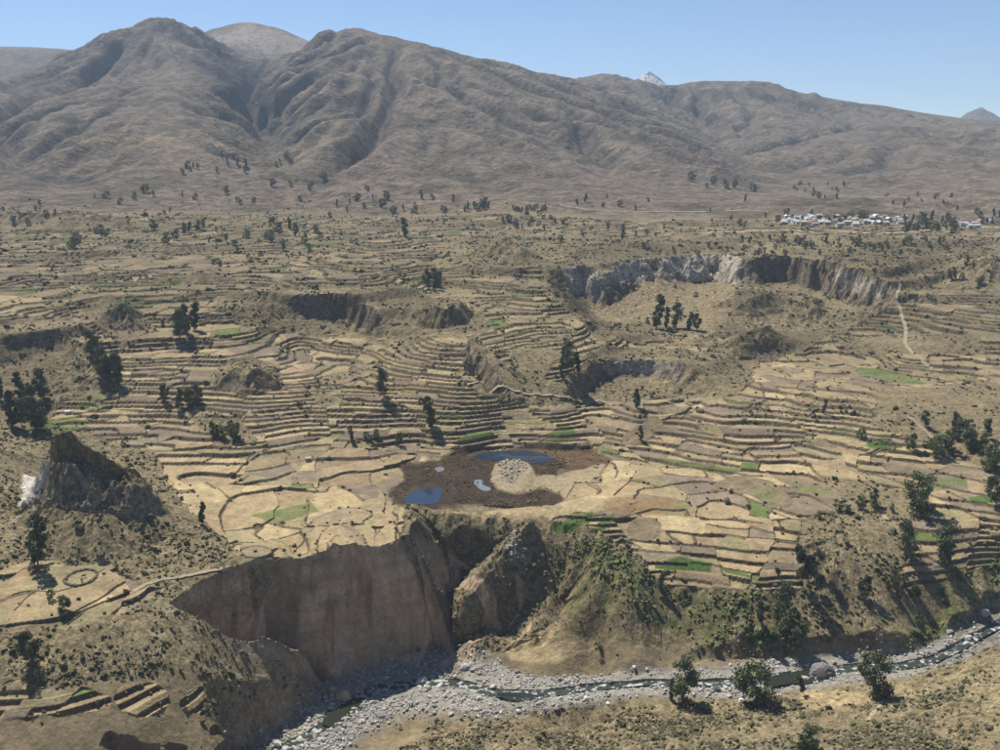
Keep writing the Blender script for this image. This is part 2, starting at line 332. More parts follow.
# --- river: channel and banks
river = U((262, 762, 0), (285, 748, 0.3), (312, 735, 0.8), (334, 720, 1.2), (352, 705, 1.6), (372, 690, 2.0), (410, 684, 3.2), (455, 683, 5), (500, 694, 7.5), (545, 694, 9), (600, 687, 11.5), (650, 683, 13.5), (700, 684, 15), (745, 683, 16.5), (785, 677, 18), (830, 672, 19.5), (860, 667, 20.5), (900, 667, 21.5), (935, 660, 23), (970, 642, 25), (1000, 625, 27), (1060, 600, 31))
rhalf = [16, 17, 19, 21, 23, 26, 28, 29, 20, 15, 11, 11, 13, 13, 13, 12, 11, 11, 10, 10, 10, 10]
m = (GY < 640) & (Y_ < 640)
ri = np.nonzero(m)
rd, rp = seg_dist(GX[ri], GY[ri], river)
rz = np.interp(rp, np.arange(len(river)), [p[2] for p in river]); rw = np.interp(rp, np.arange(len(river)), rhalf)
sel_ = rd < 75; sx_, sy_ = GX[ri][sel_], GY[ri][sel_]; nw_ = np.zeros(sx_.shape); nz_ = np.zeros(sx_.shape); nh_ = np.zeros(sx_.shape)
for t_ in np.linspace(0, len(river) - 1, 85):
    px_, py_, pz_ = (np.interp(t_, np.arange(len(river)), [p_[k_] for p_ in river]) for k_ in range(3))
    w_ = 1.0 / ((sx_ - px_) ** 2 + (sy_ - py_) ** 2 + 16.0) ** 2
    nw_ += w_; nz_ += w_ * pz_; nh_ += w_ * np.interp(t_, np.arange(len(river)), rhalf)
rz[sel_] = nz_ / nw_; rw[sel_] = nh_ / nw_
rn = fbm(GX[ri], GY[ri], 14, 3, 41)
bed = rz + 0.45 * fbm(GX[ri], GY[ri], 5, 2, 43) + np.where(rd < 3.4, -0.9, 0.25 + 0.5 * sstep(4, 12, rd))
k = 1 - sstep(rw * 0.7, rw * 1.25, rd + 2.5 * rn)
kb_ = 1 - sstep(rw * 0.7, rw * 1.9, rd + 2.5 * rn)
RV = np.array([p_[:2] for p_ in river]); ra_ = np.arctan2(RV[:, 0], RV[:, 1]); rr_ = np.hypot(RV[:, 0], RV[:, 1]); so_ = np.argsort(ra_)
near_side = Y_[ri] < np.interp(X_[ri], ra_[so_], rr_[so_])
kh = np.where((H[ri] < bed + 14) & near_side, kb_, k); H[ri] = H[ri] * (1 - kh) + bed * kh
GRAVEL = np.zeros(H.shape, np.float32); GRAVEL[ri] = k
# cut bank on the far side of the river at right
cb = U((680, 652, 20.5), (700, 645, 22), (745, 641, 24), (800, 641, 26), (850, 637, 28), (875, 640, 27), (880, 662, 22), (850, 668, 20.5), (785, 676, 18), (740, 676, 17), (690, 672, 16))
bite(cb, [5, 6, 7, 7, 7, 5, 4, 4, 4, 4, 4], TPS(U((690, 668, 16.2), (740, 670, 17.4), (790, 670, 18.8), (850, 664, 21), (876, 660, 22)), 1e-3), prof=((0, 0), (0.8, 0.96), (1, 1)), flute=1.2, fscale=8, seed=25)

# ------------------------------------------------------------------ mountains: gullies running down the slopes
def gradient(z):
    gr = np.gradient(z, RR, axis=0); gt = np.gradient(z, TH, axis=1) / Y_
    s, c = np.sin(X_), np.cos(X_)
    return gr * s + gt * c, gr * c - gt * s
def gullies(z, sl, scale, amp, seed, ref=None):
    zz = z[sl]; x = GX[sl]; y = GY[sl]
    gx, gy = gradient(z if ref is None else ref); gx = gx[sl]; gy = gy[sl]
    g = np.hypot(gx, gy) + 1e-6
    sx, sy = -gy / g, gx / g
    cx = x / scale; cyy = y / scale
    ix0 = np.floor(cx).astype(np.int64); iy0 = np.floor(cyy).astype(np.int64)
    a = np.zeros(zz.shape); b = np.zeros(zz.shape); wsum = np.zeros(zz.shape)
    for dx in (-1, 0, 1):
        for dy in (-1, 0, 1):
            ix = ix0 + dx; iy = iy0 + dy
            vx = cx - (ix + rnd(ix, iy, seed)); vy = cyy - (iy + rnd(ix, iy, seed + 1))
            w = np.exp(-(vx * vx + vy * vy) * 2.2)
            ph = 2 * math.pi * (vx * sx + vy * sy) * 1.15 + 6.28 * rnd(ix, iy, seed + 2)
            a += w * np.cos(ph); b += w * np.sin(ph); wsum += w
    r = np.hypot(a, b) + 1e-6
    val = a / np.maximum(r, 0.35 * wsum)
    z[sl] = zz + amp * sstep(0.05, 0.5, g) * val 
ms = slice(max(NV - 160, 0), len(RR))
mw = sstep(1380, 1900, Y_)
H0 = H.copy()
H += mw * (fbm(GX, GY, 800, 3, 61) * 22)
REF = H.copy()
def stream_erosion():
    """rain-cut valleys: stream-power erosion on a square grid, returned as a height change"""
    cs = 20.0; xs = np.arange(-3300, 3301, cs); ys = np.arange(1380, 5900, cs); nx_, ny_ = len(xs), len(ys)
    gx, gy = np.meshgrid(xs, ys); z0 = surf(gx, gy) + 22 * fbm(gx, gy, 800, 3, 61)
    z = z0 + 9 * fbm(gx, gy, 120, 4, 401); N = nx_ * ny_
    offs = [(dy, dx, math.hypot(dx, dy) * cs) for dy in (-1, 0, 1) for dx in (-1, 0, 1) if dx or dy]
    ids = np.arange(N).reshape(ny_, nx_)
    for it in range(26):
        best = np.zeros(z.shape); rec = ids.copy(); dist = np.full(z.shape, cs)
        zp = np.pad(z, 1, mode='edge')
        for dy, dx, L in offs:
            sl_ = (z - zp[1 + dy:1 + dy + ny_, 1 + dx:1 + dx + nx_]) / L
            m_ = sl_ > best
            m_[0, :] = m_[-1, :] = m_[:, 0] = m_[:, -1] = False
            best = np.where(m_, sl_, best); rec = np.where(m_, ids + dy * nx_ + dx, rec); dist = np.where(m_, L, dist)
        rl = rec.ravel().tolist(); order = np.argsort(z.ravel()).tolist(); A = [cs * cs] * N
        for k in reversed(order):
            if rl[k] != k: A[rl[k]] += A[k]
        F = (0.075 * np.sqrt(np.array(A)) / dist.ravel() * 1.0).tolist(); zl = z.ravel().tolist()
        for k in order:
            r_ = rl[k]
            if r_ != k: zl[k] = (zl[k] + F[k] * zl[r_]) / (1 + F[k])
        z = np.array(zl).reshape(ny_, nx_)
        zp = np.pad(z, 1, mode='edge'); z = z + 0.03 * (zp[:-2, 1:-1] + zp[2:, 1:-1] + zp[1:-1, :-2] + zp[1:-1, 2:] - 4 * z)
    dz = z - z0
    def blur(a, r):
        for ax in (0, 1):
            p_ = np.pad(a, [(r + 1, r) if k == ax else (0, 0) for k in (0, 1)], mode='edge'); c_ = np.cumsum(p_, ax); n_ = a.shape[ax]
            a = (np.take(c_, np.arange(2 * r + 1, 2 * r + 1 + n_), ax) - np.take(c_, np.arange(n_), ax)) / (2 * r + 1)
        return a
    dz = dz - 0.95 * blur(blur(dz, 9), 9)
    dz = np.where(dz > 0, 0.45 * dz, dz)
    dz = dz * sstep(0, 20, np.minimum.reduce([np.arange(nx_)[None] + 0 * ids, nx_ - 1 - np.arange(nx_)[None] + 0 * ids, ny_ - 1 - np.arange(ny_)[:, None] + 0 * ids]))
    fx = np.clip((GX - xs[0]) / cs, 0, nx_ - 1.001); fy = np.clip((GY - ys[0]) / cs, 0, ny_ - 1.001)
    ix = fx.astype(int); iy = fy.astype(int); tx = fx - ix; ty = fy - iy
    o = (dz[iy, ix] * (1 - tx) + dz[iy, ix + 1] * tx) * (1 - ty) + (dz[iy + 1, ix] * (1 - tx) + dz[iy + 1, ix + 1] * tx) * ty
    return np.where((GY > ys[0]) & (GY < ys[-1]) & (np.abs(GX) < 3300), o, 0)
ERO = stream_erosion()
H += mw * ERO * (1 - 0.8 * sstep(4500, 4900, Y_))
HSM = H.copy()
for sc_, am, sd in ((150, 15, 79), (70, 7, 83)):
    H1 = H.copy(); gullies(H1, (ms, slice(None)), sc_, am, sd, REF)
    H = H + (H1 - H) * mw * (1 - 0.85 * sstep(4500, 4900, Y_))
H += mw * (1 - 0.85 * sstep(4500, 4900, Y_)) * (fbm(GX, GY, 60, 3, 91) * 3 + 16 * np.maximum(1 - 2.2 * np.abs(fbm(GX, GY, 160, 4, 93)), 0) ** 2 * sstep(0.1, 0.45, fbm(GX, GY, 420, 2, 95) + 0.25 * sstep(300, 600, H)))
print("erosion", float(ERO.min()), float(ERO.max()))
print("mountains", time.time() - T0)

# ------------------------------------------------------------------ where things lie (photo pixels of each ground point)
PU, PV = project(GX, GY, H)
def zone(*poly, soft=3.0, wob=4.0, rlim=(0, 1e9)):
    """weight of a patch of ground outlined in the photograph"""
    out = np.zeros(H.shape, np.float32)
    us = [p[0] for p in poly]; vs = [p[1] for p in poly]
    mm = (PU > min(us) - 12) & (PU < max(us) + 12) & (PV > min(vs) - 12) & (PV < max(vs) + 12) & (Y_ > rlim[0]) & (Y_ < rlim[1])
    ii = np.nonzero(mm)
    if len(ii[0]) == 0: return out
    u = PU[ii]; v = PV[ii]
    d, _ = seg_dist(u, v, list(poly) + [poly[0]])
    d = np.where(inside(u, v, poly), d, -d) + wob * fbm(GX[ii], GY[ii], 12, 2, 47)
    out[ii] = sstep(-soft, soft, d)
    return out
def ell(u, v, a, b, **k):
    return zone(*[(u + a * math.cos(t), v + b * math.sin(t)) for t in np.linspace(0, 2 * math.pi, 20)[:-1]], **k)

MARSH = zone((385, 492), (405, 478), (400, 462), (440, 458), (470, 447), (540, 443), (590, 444), (610, 458), (598, 470), (560, 476), (555, 484), (568, 494), (555, 507), (480, 505), (440, 507), (400, 505), soft=3, wob=5)
H = H + MARSH * (59.6 - H) * (Y_ < 640)
PADDY = zone((395, 500), (420, 508), (545, 500), (570, 470), (610, 460), (600, 446), (540, 440), (440, 455), soft=6)
ISLE = zone((489, 482), (497, 471), (513, 465), (528, 468), (536, 479), (560, 476), (585, 469), (605, 466), (600, 476), (575, 482), (566, 498), (560, 490), (540, 486), (515, 489), (498, 488), soft=1.5, wob=2.0)
H = H + (ISLE * 0.5 + ell(512, 477, 20, 9) * 1.2) * (Y_ < 640)

SCRUB = np.zeros(H.shape, np.float32)
def scr(w, k=1.0):
    global SCRUB
    SCRUB = np.maximum(SCRUB, w * k)
scr(zone((-60, 440), (30, 425), (60, 425), (150, 450), (180, 500), (255, 568), (215, 580), (140, 585), (110, 562), (60, 565), (35, 560), (0, 570), (-60, 575)))     # round the crag
scr(zone((-60, 632), (40, 628), (110, 618), (140, 600), (200, 575), (262, 566), (270, 580), (240, 640), (330, 690), (280, 755), (200, 760), (200, 690), (190, 672), (100, 680), (45, 690), (-60, 690)))     # spur
scr(zone((405, 505), (450, 508), (530, 518), (600, 530), (640, 555), (650, 580), (700, 590), (755, 590), (790, 600), (800, 650), (700, 655), (600, 640), (540, 645), (455, 660), (440, 620), (400, 540)))     # bowl and slope
scr(zone((800, 520), (850, 508), (900, 520), (905, 560), (900, 590), (960, 575), (1060, 540), (1060, 640), (900, 640), (860, 640), (800, 640), (770, 610), (800, 590)))
scr(zone((450, 712), (520, 700), (600, 705), (700, 700), (900, 680), (960, 655), (1060, 600), (1060, 800), (390, 800), (405, 750)))   # near bank
scr(zone((-60, 330), (60, 318), (95, 330), (105, 390), (60, 400), (50, 430), (-60, 445)))
scr(zone((210, 300), (260, 286), (390, 286), (480, 300), (490, 330), (400, 345), (330, 335), (250, 330)))
scr(zone((210, 385), (222, 365), (245, 355), (275, 365), (285, 388), (250, 396), (214, 391)), 0.9)
scr(zone((435, 264), (480, 240), (545, 240), (562, 262), (500, 272)), 0.9)
scr(zone((470, 330), (500, 360), (560, 385), (600, 345), (690, 350), (760, 360), (740, 395), (640, 400), (540, 405), (480, 390)), 0.9)
scr(zone((545, 290), (540, 255), (500, 235), (640, 240), (760, 235), (960, 235), (960, 258), (900, 300), (800, 350), (740, 360), (700, 345), (600, 340)))
scr(zone((880, 390), (1060, 380), (1060, 480), (985, 470), (920, 440), (870, 425)), 0.55)
scr(zone((805, 470), (870, 480), (930, 500), (920, 520), (860, 510)), 0.5)
scr(zone((800, 260), (1060, 235), (1060, 290), (940, 290), (890, 285)), 0.9)
scr(zone((80, 310), (110, 295), (160, 330), (120, 345)), 0.8)
scr(zone((-60, 205), (330, 195), (560, 205), (500, 225), (380, 235), (250, 245), (100, 225), (-60, 230)), 0.3)
scr(zone((190, 418), (240, 415), (255, 440), (220, 445)), 0.7)
scr(zone((480, 232), (620, 236), (620, 262), (560, 262), (500, 270), (455, 262), (440, 246)), 0.9)
scr(zone((830, 338), (980, 332), (985, 352), (860, 356)), 0.7)
SCRUB0 = SCRUB.copy()
wild = np.clip(fbm(GX, GY, 60, 3, 115) * 1.6, -1, 1)
scr(sstep(0.4, 0.6, wild) * (1 - sstep(1300, 1500, Y_)) * sstep(600, 660, Y_), 0.5)
scr(sstep(0.0, 0.3, fbm(GX, GY, 140, 3, 217)) * sstep(640, 760, Y_) * (1 - sstep(1300, 1500, Y_)), 0.35)
LUSH = np.maximum.reduce([zone((555, 545), (600, 540), (640, 560), (660, 590), (760, 592), (790, 620), (770, 655), (700, 650), (640, 620), (590, 615), (575, 640), (560, 600)) * 0.75,
                          zone((930, 580), (1060, 530), (1060, 610), (1000, 600), (960, 640), (900, 655), (850, 665), (900, 640), (940, 610))])
STONY = np.maximum.reduce([zone((505, 530), (520, 535), (530, 560), (520, 575), (508, 560)), zone((498, 472), (520, 467), (526, 476), (512, 484), (502, 484), soft=2, wob=3), zone((960, 650), (1060, 590), (1060, 625), (985, 648)) * 0.8])
SAND = np.maximum.reduce([zone((500, 645), (560, 625), (600, 645), (560, 665), (510, 660)), zone((800, 690), (870, 690), (860, 705), (800, 712)), zone((430, 510), (480, 512), (545, 503), (600, 495), (640, 500), (560, 518), (520, 522), soft=2), zone((880, 628), (925, 605), (905, 640), (860, 640))])
STRAW = np.maximum.reduce([zone((225, 500), (300, 480), (380, 500), (400, 510), (400, 545), (300, 562), (250, 562)), zone((60, 440), (160, 440), (230, 480), (220, 530), (180, 500)) * 0.7, zone((130, 590), (0, 580), (0, 625), (100, 610)) * 0.8, zone((560, 480), (660, 485), (650, 510), (570, 505)), zone((830, 435), (930, 450), (1000, 480), (930, 470), (850, 470)) * 0.5,
                          zone((490, 340), (560, 350), (540, 380), (490, 370)) * 0.6, zone((460, 360), (560, 385), (560, 400), (440, 395), (380, 400)) * 0.5])
TALUS = zone((585, 268), (650, 262), (700, 285), (740, 275), (735, 300), (720, 335), (660, 325), (600, 320), (590, 300)) * (1 - CLIFF)
TSKIP = np.maximum.reduce([SCRUB0 * 1.3, MARSH, PADDY, ISLE, GRAVEL, CLIFF, SAND])
NOT = np.maximum.reduce([zone((-60, 628), (40, 626), (108, 616), (150, 604), (330, 690), (280, 800), (-60, 800)), zone((380, 560), (600, 590), (700, 596), (800, 600), (830, 640), (1060, 620), (1060, 800), (250, 800), (300, 690)), zone((460, 500), (600, 530), (640, 560), (600, 600), (440, 600))])
TSKIP = np.maximum.reduce([TSKIP, NOT, BITTEN])
SPURT = np.maximum.reduce([ell(38, 701, 75, 15, wob=10), ell(141, 699, 27, 14, wob=9), ell(203, 702, 23, 18, wob=9)])          # old terraces on the spur
TSKIP = TSKIP * (1 - 0.9 * SPURT)

# ------------------------------------------------------------------ terraces
TR = (Y_ > 330) & (Y_ < 1480)
H += nearw * TR * (1 - TSKIP.clip(0, 1)) * (0.75 * fbm(GX, GY, 26, 2, 99))
hb = H.copy()
wx = GX + 13 * fbm(GX, GY, 45, 3, 101); wy = GY + 13 * fbm(GX, GY, 45, 3, 103)
patch, pd, _s, pcen = voronoi(wx, wy, 58, 105)
ph = patch.astype(np.float64) / 4294967296.0
gxx, gyy = gradient(hb)
gm = np.hypot(gxx, gyy)
pu, pinv = np.unique(patch.ravel(), return_inverse=True)
pm = (np.bincount(pinv.ravel(), gm.ravel()) / np.bincount(pinv.ravel()))[pinv.ravel()].reshape(H.shape)
plain = (1 - sstep(565, 610, pcen)) * (1 - sstep(0.45, 0.6, pm)) * sstep(395, 420, pcen)
tread = (6.0 + 8 * ((ph * 7919) % 1.0)) * (1 + 0.4 * (1 - sstep(0.05, 0.16, pm))) * (1 - plain) + plain * (12 + 9 * ((ph * 7919) % 1.0))
tilt = 0.10 + 0.42 * plain * (1 + 0.7 * sstep(680, 1100, pcen))
step = np.clip(pm * tread, 0.7 + 0.7 * sstep(700, 900, pcen), 0.9 * plain + 1.55 + 0.6 * ((ph * 31337) % 1.0) + 2.0 * sstep(660, 1100, pcen)); off = ((ph * 104729) % 1.0) * 3
qf = (hb + off) / step
q = np.floor(qf); f = qf - q
wr = np.clip(np.maximum(0.55 * (1 + Y_ / 1000), 1.9 * Y_ ** 2 / 400000.0) * gm / step, 0.04, 0.34)
salt = (q.astype(np.int64) * 7 + (patch >> np.uint32(9)).astype(np.int64) % 4096)
cell, cd, sec, _c = voronoi(wx, wy * 0.5, 26, 111, salt=salt)
chs = cell.astype(np.float64) / 4294967296.0
tw = TR * (1 - sstep(0.5, 0.6, TSKIP + 1.6 * np.maximum(wild - 0.62, 0))) * (1 - sstep(0.85, 1.3, gm)) * sstep(330, 345, Y_) * (1 - sstep(1440, 1500, Y_))
merged = ((chs * 60013) % 1.0) < 0.22 + 0.06 * plain - 0.12 * sstep(640, 760, pcen)
tilt = np.where(merged, 0.88, tilt)
ris = sstep(0, 1, (f - (1 - wr)) / wr)
terr = step * (q + ris * (1 - tilt) + tilt * np.minimum(f / (1 - wr), 1)) - off + ((chs * 31) % 1 - 0.5) * 0.45 * step * (1 - ris)
lip = (f < 0.16) * 0.35
wall = (cd < 0.3 * (1 + Y_ / 900)) & (f < 1 - wr) & (((cell ^ sec) >> np.uint32(7)) % 5 < 2)
terr = terr + np.where(wall, 0.45, 0) + lip * (chs > 0.5)
H = hb * (1 - tw) + terr * tw
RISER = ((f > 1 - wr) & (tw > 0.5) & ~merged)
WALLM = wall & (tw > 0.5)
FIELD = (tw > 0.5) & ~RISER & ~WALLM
# uneven ground elsewhere
CRAGF = zone((10, 505), (40, 440), (60, 425), (90, 435), (145, 450), (182, 510), (140, 530), (60, 532), soft=4) * CLIFF * (Y_ < 560)
rough = (1 - tw) * nearw * (1 - MARSH) * (1 - 0.6 * GRAVEL)
H += rough * (fbm(GX, GY, 9, 3, 121) * 0.7 + 0.5 * CLIFF * fbm(GX, GY, 4, 2, 123) + CRAGF * (4.5 * (0.5 - np.abs(fbm(GX, GY, 12, 3, 125))) + 2.5 * fbm(GX * 1.0, GY * 1.0, 5, 2, 127))) * sstep(330, 360, Y_)
g1 = H.copy(); gullies(g1, (slice(0, NV), slice(None)), 13, 1.3, 131); H = H + (g1 - H) * rough * np.clip(SCRUB + CLIFF, 0, 1) * np.clip(0.5 + 1.5 * fbm(GX, GY, 30, 2, 133), 0, 1)
print("terraces", time.time() - T0)

# ------------------------------------------------------------------ colours of the ground
def mixc(col, w, c):
    w = np.asarray(w, np.float32)[..., None]
    return col * (1 - w) + np.array(c, np.float32) * w
n1 = fbm(GX, GY, 45, 4, 141); n2 = fbm(GX, GY, 7, 3, 143)
col = np.empty(H.shape + (3,), np.float32); col[:] = (0.215, 0.172, 0.108)
col = mixc(col, np.clip(0.5 + n1, 0, 1) * 0.6, (0.20, 0.165, 0.105))
pal = np.array([(0.36, 0.285, 0.165), (0.31, 0.24, 0.145), (0.27, 0.205, 0.125), (0.21, 0.17, 0.125), (0.195, 0.155, 0.115), (0.33, 0.25, 0.16), (0.245, 0.215, 0.12), (0.39, 0.315, 0.185), (0.29, 0.235, 0.14), (0.225, 0.18, 0.13), (0.26, 0.22, 0.135), (0.115, 0.155, 0.05)], np.float32)
pi_ = ((chs * 977) % 1.0 * len(pal)).astype(int)
pi_ = np.where((pi_ == 11) & ((chs * 5501) % 1.0 > 0.4), 1, pi_)
fc = pal[np.clip(pi_, 0, len(pal) - 1)] * (0.9 + 0.2 * ((chs * 3331) % 1.0))[..., None].astype(np.float32)
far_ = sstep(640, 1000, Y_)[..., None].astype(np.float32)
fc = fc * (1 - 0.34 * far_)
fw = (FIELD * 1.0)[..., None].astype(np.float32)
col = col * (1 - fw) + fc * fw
col = mixc(col, STRAW * 0.3 * (0.6 + 0.4 * np.clip(n2 + 0.5, 0, 1)), (0.42, 0.335, 0.19))
col = mixc(col, np.clip(n2 * 0.9 - 0.1, 0, 0.45), (0.17, 0.14, 0.085))
col = mixc(col, RISER * (0.85 * sstep(650, 850, Y_)), (0.06, 0.056, 0.036))  # far risers: dark bank scrub, plus the shade of their faces painted in
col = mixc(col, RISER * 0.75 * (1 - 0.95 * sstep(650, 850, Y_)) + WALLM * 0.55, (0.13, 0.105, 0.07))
col = mixc(col, SCRUB * (0.55 + 0.35 * np.clip(n2 * 1.5, -1, 1)), (0.25, 0.208, 0.128))
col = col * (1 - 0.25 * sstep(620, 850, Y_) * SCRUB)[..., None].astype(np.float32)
col = mixc(col, SCRUB * np.clip(n1 * 1.3, 0, 0.6), (0.34, 0.285, 0.175))
col = mixc(col, LUSH * np.clip(0.45 + n2 * 1.3, 0, 0.9), (0.13, 0.15, 0.055))
col = mixc(col, TALUS * 0.85, (0.285, 0.23, 0.145))
col = mixc(col, SAND * 0.85, (0.42, 0.335, 0.195))
col = mixc(col, np.clip(STONY, 0, 1) * 0.8, (0.33, 0.31, 0.27))
col = mixc(col, GRAVEL * 0.95, (0.255, 0.243, 0.22))
cl = CLIFF * (0.9)
col = mixc(col, cl, (0.20, 0.155, 0.11))
col = mixc(col, cl * np.clip(fbm(GX * 1.6, GY * 1.6, 10, 3, 147) * 1.5, 0, 0.8), (0.27, 0.235, 0.19))
# the tall cliff and its neighbour: dark red-brown earth
EARTH = CLIFF * zone((150, 600), (200, 560), (405, 530), (460, 560), (540, 580), (545, 645), (460, 660), (350, 690), (250, 650), soft=6)
col = mixc(col, EARTH * 0.9, (0.46, 0.345, 0.235))
col = mixc(col, EARTH * np.clip(fbm(GX * 3.0, H * 0.35, 9, 3, 157) * 2.2, 0, 0.8), (0.22, 0.155, 0.105))
col = mixc(col, EARTH * np.clip(fbm(GX * 2.2 + 40, H * 0.25, 9, 3, 159) * 2.2 - 0.1, 0, 0.75), (0.45, 0.35, 0.26))
strata = fbm(GX * 0.25, H * 3.0, 9, 3, 151)
col = mixc(col, EARTH * np.clip(strata * 1.8, 0, 0.7), (0.30, 0.215, 0.15))
col = mixc(col, EARTH * np.clip(fbm(GX, H * 0.3, 16, 3, 153) * 1.4 - 0.15, 0, 0.6), (0.46, 0.30, 0.17))
PALE = np.maximum.reduce([zone((555, 265), (610, 265), (600, 310), (560, 300)) * 0.6, zone((600, 250), (660, 250), (745, 250), (735, 300), (690, 292), (640, 282), (600, 285)) * 0.8, zone((830, 270), (890, 280), (880, 300), (840, 290)) * 0.6, zone((600, 350), (690, 360), (680, 385), (610, 380)) * 0.6]) * CLIFF
col = mixc(col, PALE * 1.0 * np.clip(0.8 + fbm(GX, GY, 8, 2, 155), 0, 1), (0.56, 0.51, 0.44))
CRAG = zone((20, 500), (40, 440), (60, 425), (90, 435), (145, 450), (180, 510), (140, 530), (60, 530), soft=4) * CLIFF
col = mixc(col, CRAG * 0.85, (0.27, 0.232, 0.18))
col = mixc(col, CRAG * np.clip(n2 * 2, 0, 0.5), (0.3, 0.255, 0.19))
ASH = zone((20, 504), (25, 472), (36, 442), (47, 436), (47, 462), (42, 490), (32, 506), soft=3, wob=4) * (Y_ < 560)
col = mixc(col, ASH * 0.95, (0.62, 0.60, 0.56))
LIT_FLANK = zone((205, 622), (255, 642), (338, 690), (295, 742), (238, 742), (218, 690), soft=8, wob=10)
col = mixc(col, LIT_FLANK * np.clip(0.6 + n2, 0, 0.9), (0.36, 0.30, 0.21))  # sunlight on the spur's river side, painted in as paler ground
# marsh
col = mixc(col, PADDY * 0.5, (0.36, 0.29, 0.165))
col = mixc(col, MARSH, (0.05, 0.036, 0.025))
RED = zone((440, 447), (540, 440), (620, 442), (615, 462), (570, 472), (555, 460), (530, 450), (470, 452), soft=4) * (Y_ < 640)
col = mixc(col, RED * MARSH * 0.9, (0.135, 0.088, 0.05))
col = mixc(col, MARSH * np.clip(n2 * 1.6 - 0.2, 0, 0.5), (0.10, 0.072, 0.042))
col = mixc(col, ISLE * 0.95, (0.31, 0.25, 0.16))
col = mixc(col, zone((478, 478), (495, 468), (528, 464), (534, 478), (510, 488), soft=2, wob=2) * ISLE * 0.5, (0.28, 0.25, 0.19))
# brown fields beyond the marsh
col = mixc(col, ell(395, 387, 45, 4) * 0.7 * FIELD, (0.24, 0.145, 0.075))
col = mixc(col, ell(645, 505, 40, 9) * 0.8, (0.225, 0.15, 0.075))
# green plots
GREEN = [((655, 563), (680, 556), (713, 564), (710, 573), (680, 571), (655, 567), 1), ((552, 526), (575, 514), (593, 512), (588, 524), (570, 532), (555, 531), 1), ((592, 531), (602, 517), (615, 513), (611, 526), (598, 533), .9), ((722, 567), (766, 578), (766, 583), (725, 574), .9), ((545, 437), (560, 424), (572, 426), (578, 440), (550, 443), .9),
         ((660, 457), (710, 465), (740, 469), (736, 474), (690, 469), (660, 462), .8), ((868, 440), (888, 437), (902, 447), (880, 452), (866, 446), 1), ((745, 633), (775, 628), (779, 643), (750, 645), 1), ((250, 515), (310, 500), (320, 510), (270, 523), .6), ((22, 422), (75, 416), (90, 428), (45, 436), .7), ((66, 402), (100, 394), (122, 405), (90, 412), .6),
         ((925, 479), (962, 474), (970, 486), (932, 490), .6), ((968, 497), (985, 494), (996, 502), (975, 505), 1), ((118, 299), (145, 296), (152, 305), (120, 307), .7), ((150, 282), (185, 277), (182, 284), (145, 288), .5), ((95, 283), (130, 280), (130, 287), (100, 290), .5), ((790, 482), (820, 486), (838, 496), (800, 492), .5), ((755, 490), (776, 488), (776, 499), (755, 498), .45),
         ((595, 442), (622, 452), (622, 457), (600, 452), .7), ((484, 322), (500, 316), (512, 326), (492, 330), .7), ((820, 428), (850, 425), (862, 432), (830, 437), .5), ((660, 508), (690, 500), (692, 510), (668, 516), .2)]
for g in GREEN:
    z_ = zone(*g[:-1], soft=1.2, wob=1.0) * (Y_ > 400)
    col = mixc(col, z_ * min(1, 0.5 + g[-1] * 0.5) * (~RISER) * (~WALLM), np.array((0.075, 0.125, 0.033)) * g[-1] + np.array((0.20, 0.19, 0.09)) * (1 - g[-1]))
# mountains
mcol = np.empty(H.shape + (3,), np.float32); mcol[:] = (0.182, 0.146, 0.114)
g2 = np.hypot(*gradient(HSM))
mn = fbm(GX, GY, 500, 5, 161); mn2 = fbm(GX, GY, 90, 4, 163)
mcol = mixc(mcol, np.clip(mn * 1.5 + 0.2, 0, 0.8), (0.225, 0.185, 0.13))
mcol = mixc(mcol, np.clip(mn2 * 2.2 - 0.1, 0, 0.8), (0.10, 0.085, 0.058))
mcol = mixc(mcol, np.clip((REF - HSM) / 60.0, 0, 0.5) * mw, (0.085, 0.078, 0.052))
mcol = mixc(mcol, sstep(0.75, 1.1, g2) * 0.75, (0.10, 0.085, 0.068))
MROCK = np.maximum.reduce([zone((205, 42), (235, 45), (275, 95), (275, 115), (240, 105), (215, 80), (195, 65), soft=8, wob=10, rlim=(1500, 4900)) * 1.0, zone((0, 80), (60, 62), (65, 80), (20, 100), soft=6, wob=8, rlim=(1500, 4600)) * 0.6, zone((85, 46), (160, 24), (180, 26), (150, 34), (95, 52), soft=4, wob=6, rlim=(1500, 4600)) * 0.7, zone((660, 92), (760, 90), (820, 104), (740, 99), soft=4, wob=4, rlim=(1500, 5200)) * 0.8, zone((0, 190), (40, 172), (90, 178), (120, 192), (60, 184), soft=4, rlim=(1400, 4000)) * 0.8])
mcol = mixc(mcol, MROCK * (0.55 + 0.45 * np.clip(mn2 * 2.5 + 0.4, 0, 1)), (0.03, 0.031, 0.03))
mcol = mixc(mcol, zone((70, 139), (140, 135), (185, 137), (150, 145), (80, 144), soft=4, wob=5, rlim=(1500, 4000)) * 0.6, (0.30, 0.24, 0.13))
mcol = mixc(mcol, zone((208, 40), (245, 24), (310, 40), (300, 60), soft=4, wob=2, rlim=(4600, 6500)) * 0.7, (0.42, 0.35, 0.27))
mw2 = sstep(1420, 1600, Y_ + 60 * mn2)
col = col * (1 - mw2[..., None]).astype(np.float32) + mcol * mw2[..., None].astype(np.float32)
col = np.clip(col * np.array((1.0, 0.975, 0.93), np.float32) * (1 + 0.10 * fbm(GX, GY, 3.0, 2, 167)[..., None]), 0.01, 0.9).astype(np.float32)
